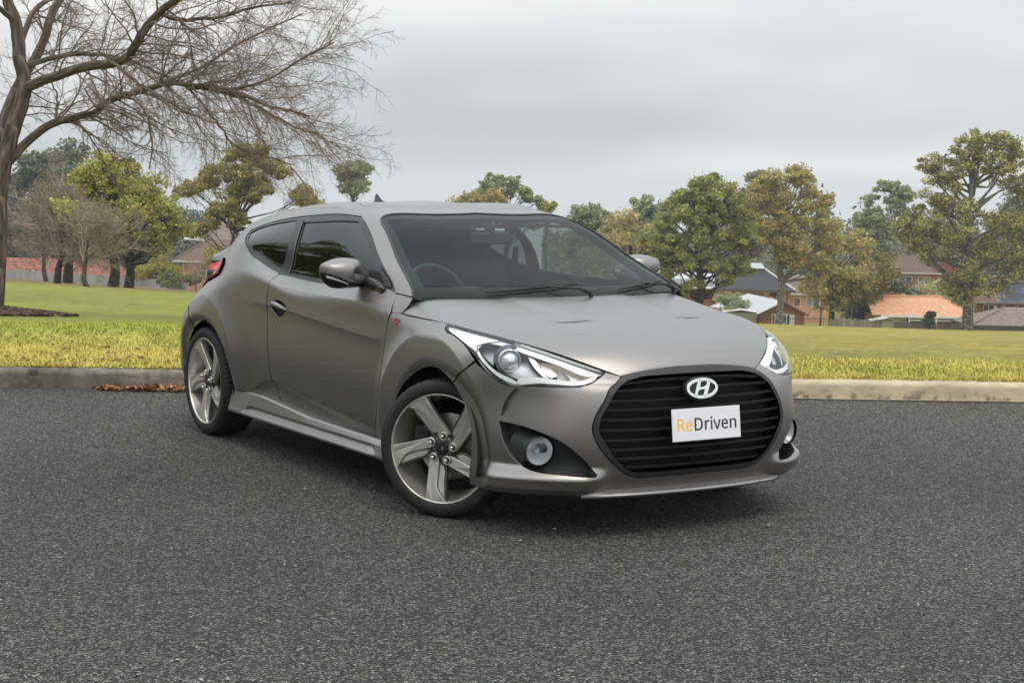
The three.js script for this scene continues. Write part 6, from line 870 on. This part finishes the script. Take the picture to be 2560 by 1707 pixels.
// ---- sills, rear, underside
{
  const secAt = (z) => {
    const b = sst(-0.82, -0.70, z) * (1 - sst(0.70, 0.80, z)), f = lerpTab([-1.0, -0.6, -0.3, 0, 0.9], [0.308, 0.312, 0.292, 0.272, 0.262], z);
    const mix = (p, q) => [lerp(p[0], q[0], b), lerp(p[1], q[1], b)];
    return [[0.80, f + 0.01], [0.838, f + 0.004], [0.848, f - 0.006], mix([0.862, 0.245], [0.858, 0.244]), mix([0.870, 0.215], [0.852, 0.233]), mix([0.874, 0.205], [0.850, 0.228]), mix([0.876, 0.196], [0.888, 0.200]), mix([0.874, 0.184], [0.888, 0.190]), [0.78, 0.178]];
  };
  const z0 = -0.985, z1 = 0.945, n = 80, strips = [];
  for (let k = 0; k < 8; k++) strips.push(patch((a, b) => { const z = lerp(z0, z1, a), s = secAt(z), p = s[k], q = s[k + 1]; return V(-lerp(p[0], q[0], b), lerp(p[1], q[1], b), z); }, n, 1));
  for (const z of [z0, z1]) { const s = secAt(z), g = []; for (let k = 1; k < 8; k++) g.push(-0.80, 0.24, z, -s[k][0], s[k][1], z, -s[k + 1][0], s[k + 1][1], z); strips.push(mesh3(g, null, null, null)); }
  both('side_skirt', merge(strips), paint);
  // rear bumper and tailgate (round the rear corner)
  part('rear_bumper', whole(sheet(surfF, [[4.175, .412], [4.215, .478], [4.32, .525], [4.5, .56], [4.86, .58], [5.44, .58], [5.44, .02], [4.86, .02], [4.5, .02], [4.36, .05], [4.345, .12], [4.34, .2], [4.30, .29], [4.24, .36]], { h: 0.05, lipAt: (u) => u < 5.43 })), paint, car);
  part('tailgate', whole(sheet(surfF, [[4.84, .60], [4.90, .585], [5.44, .585], [5.44, .725], [4.90, .725], [4.85, .725]], { h: 0.05, lipAt: (u) => u < 5.43 })), paint, car);
  part('tailgate_upper', whole(patch((a, b) => { const p = surfS(4.56, lerp(0.74, 1.73, a)), q = baseF(lerp(4.58, 5.44, a), 0.72); return V(lerp(p.x, -q[0], b), lerp(p.y, q[1], b), lerp(p.z, q[2], b)); }, 20, 4)), paint, car);
  const TAIL = [[4.30, .724], [4.035, .707], [3.953, .682], [3.955, .637], [4.141, .621], [4.3, .612], [4.45, .598], [4.62, .590], [4.82, .60], [4.84, .66], [4.80, .72], [4.5, .728]];
  for (const s of [-1, 1]) {
    const f = (g) => s > 0 ? mirrorX(g) : g, t = new THREE.Group(); t.name = 'tail_light'; car.add(t);
    part('tail_lens', f(sheet(surfF, TAIL, { off: 0.012, lip: 0.03, gap: 0.003, h: 0.03 })), lensRedDeep, t);
    part('tail_lamp', f(sheet(surfF, [[4.02, .70], [3.975, .68], [3.975, .655], [4.08, .655], [4.25, .67], [4.5, .675], [4.7, .68], [4.6, .705], [4.3, .705]], { off: 0.016, lip: 0.006, gap: 0, h: 0.03 })), lensRed, t);
    part('tail_lamp', f(sheet(surfF, [[3.985, .645], [4.14, .630], [4.3, .625], [4.5, .63], [4.4, .65], [4.15, .645]], { off: 0.016, lip: 0.006, gap: 0, h: 0.03 })), lensRed, t);
    part('tail_chrome', f(sheet(surfF, [[3.99, .652], [4.10, .650], [4.24, .660], [4.24, .653], [4.10, .644], [4.0, .645]], { off: 0.0175, lip: 0.002, gap: 0, h: 0.03 })), satin, t);
  }
  part('underbody', [box(1.36, 0.10, 1.95, 0, 0.25, 0), box(1.0, 0.16, 0.95, 0, 0.32, 1.42), box(1.0, 0.2, 0.9, 0, 0.36, -1.35), box(0.9, 0.02, 0.5, 0, 0.215, 1.6)], blackMatt, car);
  part('exhaust', tube([[0.1, 0.22, 0.6], [0.1, 0.21, -0.6], [0.15, 0.22, -1.2], [0.15, 0.24, -1.7]], 0.03, 10), alloyDark, car);
  const liner = (z, yc, r) => { const g = []; const th0 = -0.25, th1 = Math.PI + 0.25; g.push(patch((a, b) => { const t = lerp(th0, th1, a); return V(lerp(-0.855, -0.52, b), yc + Math.sin(t) * r, z + Math.cos(t) * r); }, 30, 1)); g.push(patch((a, b) => { const t = lerp(th0, th1, a); return V(-0.525, yc + Math.sin(t) * r * b, z + Math.cos(t) * r * b); }, 30, 1)); return merge(g); };
  both('arch_liner', liner(1.335, 0.325, 0.365), blackMatt); both('arch_liner', liner(-1.33, 0.325, 0.37), blackMatt);
  const bt = (str, size, d) => { const g = new TextGeometry(str, { font, size, depth: d, curveSegments: 4, bevelEnabled: false }); g.computeBoundingBox(); const b = g.boundingBox; g.translate(-(b.min.x + b.max.x) / 2, -(b.min.y + b.max.y) / 2, 0); return g; };
  const N = normalOf(surfF), bp = surfF(1.775, .600), bn = N(1.775, .600), bg = merge([bt('SR', 0.032, 0.003)]); const m4 = new THREE.Matrix4().makeBasis(V(0, 0, 1).addScaledVector(bn, -bn.z).normalize(), V(0, 1, 0).addScaledVector(bn, -bn.y).normalize(), bn.clone()); bg.applyMatrix4(m4.setPosition(bp.x + bn.x * 0.001, bp.y + bn.y * 0.001, bp.z + bn.z * 0.001));
  part('wing_badge', bg, std(lin(0.42, 0.16, 0.15), 0.25, 0.8), car);
}
// ---- wheels
{
  const prof = [[.2455, -.006], [.248, .003], [.254, .0085], [.266, .0115], [.281, .0110], [.294, .007], [.3035, -.001], [.3095, -.011], [.3125, -.022], [.3142, -.034], [.3145, -.05], [.3145, -.056], [.308, -.057], [.308, -.064], [.3145, -.065], [.3145, -.094], [.308, -.095], [.308, -.103], [.3145, -.104], [.3145, -.134], [.308, -.135], [.308, -.142], [.3145, -.143], [.3142, -.168], [.3095, -.189], [.30, -.2], [.28, -.2115], [.25, -.208], [.235, -.196]];
  const tyreG = patch((a, b) => {
    const i = Math.min(prof.length - 2, Math.floor(b * (prof.length - 1))), f = b * (prof.length - 1) - i; let r = lerp(prof[i][0], prof[i + 1][0], f), x = lerp(prof[i][1], prof[i + 1][1], f); const n = 70, ph = (a * n) % 1;
    if (r > 0.3055) { const skew = (x + 0.1) * 6, p2 = ((a * n + skew) % 1 + 1) % 1; if (p2 < 0.16) r -= 0.006 * sst(0.3055, 0.31, r) * (x > -0.05 || x < -0.15 ? 1 : 0.6); }
    const t = a * Math.PI * 2; return V(-x, r * Math.sin(t), r * Math.cos(t));
  }, 560, prof.length - 1);
  const lathe = (p, n = 72) => { const g = new THREE.LatheGeometry(p.map(([r, a]) => new THREE.Vector2(r, a)), n); return g.rotateZ(Math.PI / 2); };   // axis to -x, outwards
  const rimG = lathe([[.2475, -.004], [.2490, .003], [.2462, .0065], [.2420, .0045], [.2398, -.003], [.2378, -.02], [.231, -.05], [.222, -.09], [.214, -.14], [.214, -.19], [.240, -.2]]);
  const shp = (pts) => { const s = new THREE.Shape(); pts.forEach(([t, r], i) => i ? s.lineTo(t, -r) : s.moveTo(t, -r)); return s; };
  // spoke in its own frame: x sideways, -y outwards along the spoke; then laid into the wheel plane
  const lay = (g, ang, lift) => { const p = g.attributes.position; for (let i = 0; i < p.count; i++) { const r = Math.hypot(p.getX(i), p.getY(i)); p.setZ(i, p.getZ(i) + lift - 0.020 * (1 - sst(0.05, 0.22, r))); } g.computeVertexNormals(); g.scale(1.045, 1.045, 1); g.rotateZ(ang); g.applyMatrix4(new THREE.Matrix4().set(0, 0, -1, 0, 0, 1, 0, 0, 1, 0, 0, 0, 0, 0, 0, 1)); return g; };
  const bev = (s, d, b) => new THREE.ExtrudeGeometry(s, { depth: d, bevelEnabled: true, bevelThickness: b, bevelSize: b * 0.9, bevelSegments: 2, curveSegments: 10, steps: 1 });
  const blade = [[-.056, .040], [-.0535, .06], [-.052, .12], [-.0505, .18], [-.051, .226], [-.02, .2295], [.010, .2295], [.030, .228], [.0405, .2245], [.028, .212], [.004, .190], [-.009, .168], [-.012, .14], [-.013, .10], [-.015, .06], [-.018, .040]];
  const pocket = [[-.016, .056], [.004, .062], [.020, .080], [.0255, .10], [.028, .14], [.035, .18], [.0405, .222], [.026, .213], [.002, .192], [-.011, .168], [-.014, .14]];
  const inlay = [[-.006, .075], [.008, .080], [.016, .10], [.019, .14], [.027, .185], [.0305, .205], [.010, .188], [-.003, .165], [-.006, .13]];
  const wheelProto = () => {
    const w = new THREE.Group(); w.name = 'wheel';
    part('tyre', tyreG, rubber, w); part('rim', rimG, alloy, w);
    const txt = []; const put = (str, a0, size, step) => [...str].forEach((ch, i) => { if (ch === ' ') return; const g = new TextGeometry(ch, { font, size, depth: 0.0012, curveSegments: 2 }); g.computeBoundingBox(); g.translate(-(g.boundingBox.max.x) / 2, 0.266, 0.0098); g.rotateZ(a0 - i * step); g.applyMatrix4(new THREE.Matrix4().set(0, 0, -1, 0, 0, 1, 0, 0, 1, 0, 0, 0, 0, 0, 0, 1)); txt.push(g); });
    put('MICHELIN', 1.30, 0.021, 0.082); put('215/40 R18', 0.46, 0.014, 0.05); put('MICHELIN', 1.30 + Math.PI, 0.021, 0.082); part('tyre_lettering', txt, rubberMark, w);
    for (let k = 0; k < 5; k++) {
      const a = (-4 + 72 * k) * Math.PI / 180, sp = part('spoke', lay(bev(shp(blade), 0.022, 0.003), a, -0.026), alloy, w);
      part('spoke_pocket', lay(bev(shp(pocket), 0.016, 0.002), a, -0.031), alloyDark, sp); part('spoke_inlay', lay(bev(shp(inlay), 0.003, 0.001), a, -0.0145), alloy, sp);
      const nx = -0.037, ny = -0.0435, c = Math.cos(a), s = Math.sin(a), X = nx * c - ny * s, Y = nx * s + ny * c;
      const cyl = (r, d, x, n = 24) => { const g = new THREE.CylinderGeometry(r, r, d, n); g.rotateZ(Math.PI / 2); return g.translate(x, Y, X); };
      part('nut_seat', new THREE.TorusGeometry(0.0165, 0.0035, 8, 28).rotateY(Math.PI / 2).translate(0.012, Y, X), alloy, w); part('nut_well', cyl(0.0145, 0.004, 0.0130), blackMatt, w); part('wheel_nut', merge([cyl(0.0095, 0.012, 0.008, 6), new THREE.SphereGeometry(0.0085, 12, 8).translate(0.002, Y, X)]), chrome, w);
    }
    part('hub', lathe([[0, -.020], [.045, -.020], [.062, -.026], [.064, -.06]], 40), alloyDark, w);
    part('centre_cap', lathe([[0, -.0125], [.026, -.013], [.0295, -.016], [.03, -.022]], 32), blackTrim, w);
    const e = new THREE.Shape(); e.absellipse(0, 0, .019, .0095, 0, 6.2832); const eh = new THREE.Path(); eh.absellipse(0, 0, .016, .0068, 0, 6.2832); e.holes.push(eh); const hh = new THREE.Shape([[-.010, -.007], [-.005, -.007], [-.002, -.001], [.004, .000], [.002, .007], [.007, .007], [.012, .007], [.005, -.007], [.0, -.007], [.002, -.002]].map((q) => new THREE.Vector2(...q)));
    const mx = new THREE.Matrix4().set(0, 0, -1, 0.0125, 0, 1, 0, 0, 1, 0, 0, 0, 0, 0, 0, 1); part('cap_emblem', merge([new THREE.ExtrudeGeometry(e, { depth: 0.001, bevelEnabled: false, curveSegments: 20 }), new THREE.ExtrudeGeometry(hh, { depth: 0.001, bevelEnabled: false })]).rotateZ(0.5).applyMatrix4(mx), chrome, w);
    part('brake_disc', lathe([[.05, -.095], [.15, -.095], [.15, -.118], [.05, -.118]], 48), disc, w);
    part('brake_caliper', [box(0.07, 0.12, 0.075, 0.105, 0.03, -0.135, 0, 0.012)], blackPlastic, w);
    return w;
  };
  const w0 = wheelProto(), place = (w, x, z, steer) => { w.position.set(x, 0.3135, z); w.rotation.y = steer; car.add(w); };
  // outer rim face of the wheels on the driver's side; front pair steered
  const kp = (s, z, a) => { const off = V(s * 0.095, 0, 0).applyAxisAngle(V(0, 1, 0), a); return V(s * 0.775 + off.x, 0, z + off.z); };
  const st = 0.58;
  let p = kp(-1, 1.325, st); place(w0, p.x, p.z, st);
  const w1 = w0.clone(); place(w1, -0.875, -1.325, 0);
  const w2 = w0.clone(); p = kp(1, 1.325, st); place(w2, p.x, p.z, Math.PI + st); const w3 = w0.clone(); place(w3, 0.875, -1.325, Math.PI);
}
// ---- interior
{
  part('cabin_floor', [box(1.34, 0.04, 2.5, 0, 0.32, -0.25), box(1.36, 0.5, 0.05, 0, 0.55, -1.45), box(1.3, 0.55, 0.04, 0, 0.60, 1.0)], carpet, car);
  both('door_card', merge([box(0.05, 0.62, 2.35, -0.765, 0.635, -0.35, 0, 0.02), box(0.07, 0.05, 1.0, -0.73, 0.72, 0.1, 0, 0.02)]), trimGrey);
  part('dashboard', [patch((s, t) => { const x = s * 0.735, a = lerp(1.02, 0.62, t); const z = a + 0.10 * (1 - s * s) * (1 - t); const hump = 0.035 * Math.exp(-(((x + 0.36) / 0.2) ** 2)) * sst(0.2, 0.7, t); return V(x, lerp(0.905, 0.965, Math.sin(t * 1.9) * 0.8) - 0.10 * sst(0.8, 1, t) + hump, z); }, 40, 14, -1, 1, 0, 1), box(1.44, 0.34, 0.16, 0, 0.70, 0.68, 0, 0.05), box(0.26, 0.30, 0.5, 0, 0.56, 0.42, 0, 0.04)], trimGrey, car);
  const sw = new THREE.Group(); sw.name = 'steering_wheel'; sw.position.set(-0.36, 0.905, 0.44); sw.rotation.x = -0.42; sw.rotation.x = 0.42 * -1; car.add(sw);
  part('wheel_grip', new THREE.TorusGeometry(0.178, 0.0145, 12, 60), leather, sw); part('wheel_hub', [box(0.15, 0.12, 0.05, 0, -0.01, 0.02, 0, 0.02), box(0.30, 0.035, 0.018, 0, 0, 0.012, 0, 0.008), box(0.04, 0.16, 0.018, 0, -0.1, 0.012, 0, 0.008)], leather, sw);
  const seat = (x, z) => {
    const s = new THREE.Group(); s.name = 'seat'; s.position.set(x, 0, z); car.add(s);
    part('cushion', box(0.5, 0.16, 0.52, 0, 0.46, 0.28, 0, 0.06), leather, s);
    const bk = new RoundedBoxGeometry(0.5, 0.62, 0.15, 4, 0.06); const p = bk.attributes.position; for (let i = 0; i < p.count; i++) { const y = p.getY(i); p.setX(i, p.getX(i) * (1 - 0.28 * sst(0.02, 0.31, y))); p.setZ(i, p.getZ(i) + 0.05 * (Math.abs(p.getX(i)) / 0.25) ** 2); } bk.computeVertexNormals(); bk.rotateX(-0.26); bk.translate(0, 0.76, -0.06); part('backrest', bk, leather, s);
    part('headrest_post', [tube([[-0.06, 1.0, -0.14], [-0.06, 1.09, -0.16]], 0.007, 8), tube([[0.06, 1.0, -0.14], [0.06, 1.09, -0.16]], 0.007, 8)], satin, s);
    const hr = new RoundedBoxGeometry(0.28, 0.20, 0.11, 5, 0.052); hr.rotateX(-0.15); hr.translate(0, 1.135, -0.15); part('headrest', hr, leather, s);
  };
  seat(-0.36, -0.3); seat(0.36, -0.3);
  const rb = box(1.2, 0.55, 0.14, 0, 0.66, -1.08, 0, 0.06); part('rear_seat', [rb, box(1.2, 0.16, 0.45, 0, 0.46, -0.82, 0, 0.06)], leather, car);
  both('rear_headrest', box(0.24, 0.13, 0.09, -0.3, 1.0, -1.12, 0, 0.04), leather);
  const rm = new THREE.Group(); rm.name = 'rear_view_mirror'; rm.position.set(0.022, 1.205, 0.34); rm.rotation.y = 0.0; car.add(rm);
  part('mirror_case', new RoundedBoxGeometry(0.235, 0.066, 0.03, 4, 0.014), trimGrey, rm); part('mirror_face', box(0.22, 0.054, 0.002, 0, 0, -0.0165), mirrorGlass, rm); part('mirror_mount', [tube([[0, 0.02, 0.01], [0, 0.06, 0.03], [0, 0.085, 0.01]], 0.01, 8)], blackPlastic, rm);
  part('roof_console', box(0.20, 0.035, 0.16, 0.04, 1.262, 0.18, 0, 0.012), lining, car); part('reading_light', [box(0.07, 0.012, 0.02, 0.115, 1.246, 0.268, 0, 0.004), box(0.05, 0.008, 0.02, 0.0, 1.248, 0.268, 0, 0.003)], whitePlastic, car);
  both('sun_visor', box(0.40, 0.012, 0.15, -0.36, 1.262, 0.16, 0, 0.005), lining);
  both('seat_belt', tube([[-0.66, 1.12, -0.42], [-0.66, 0.9, -0.44], [-0.65, 0.6, -0.44]], 0.02, 4), trimGrey);
}
shade(car);
renderer.render(scene, camera);
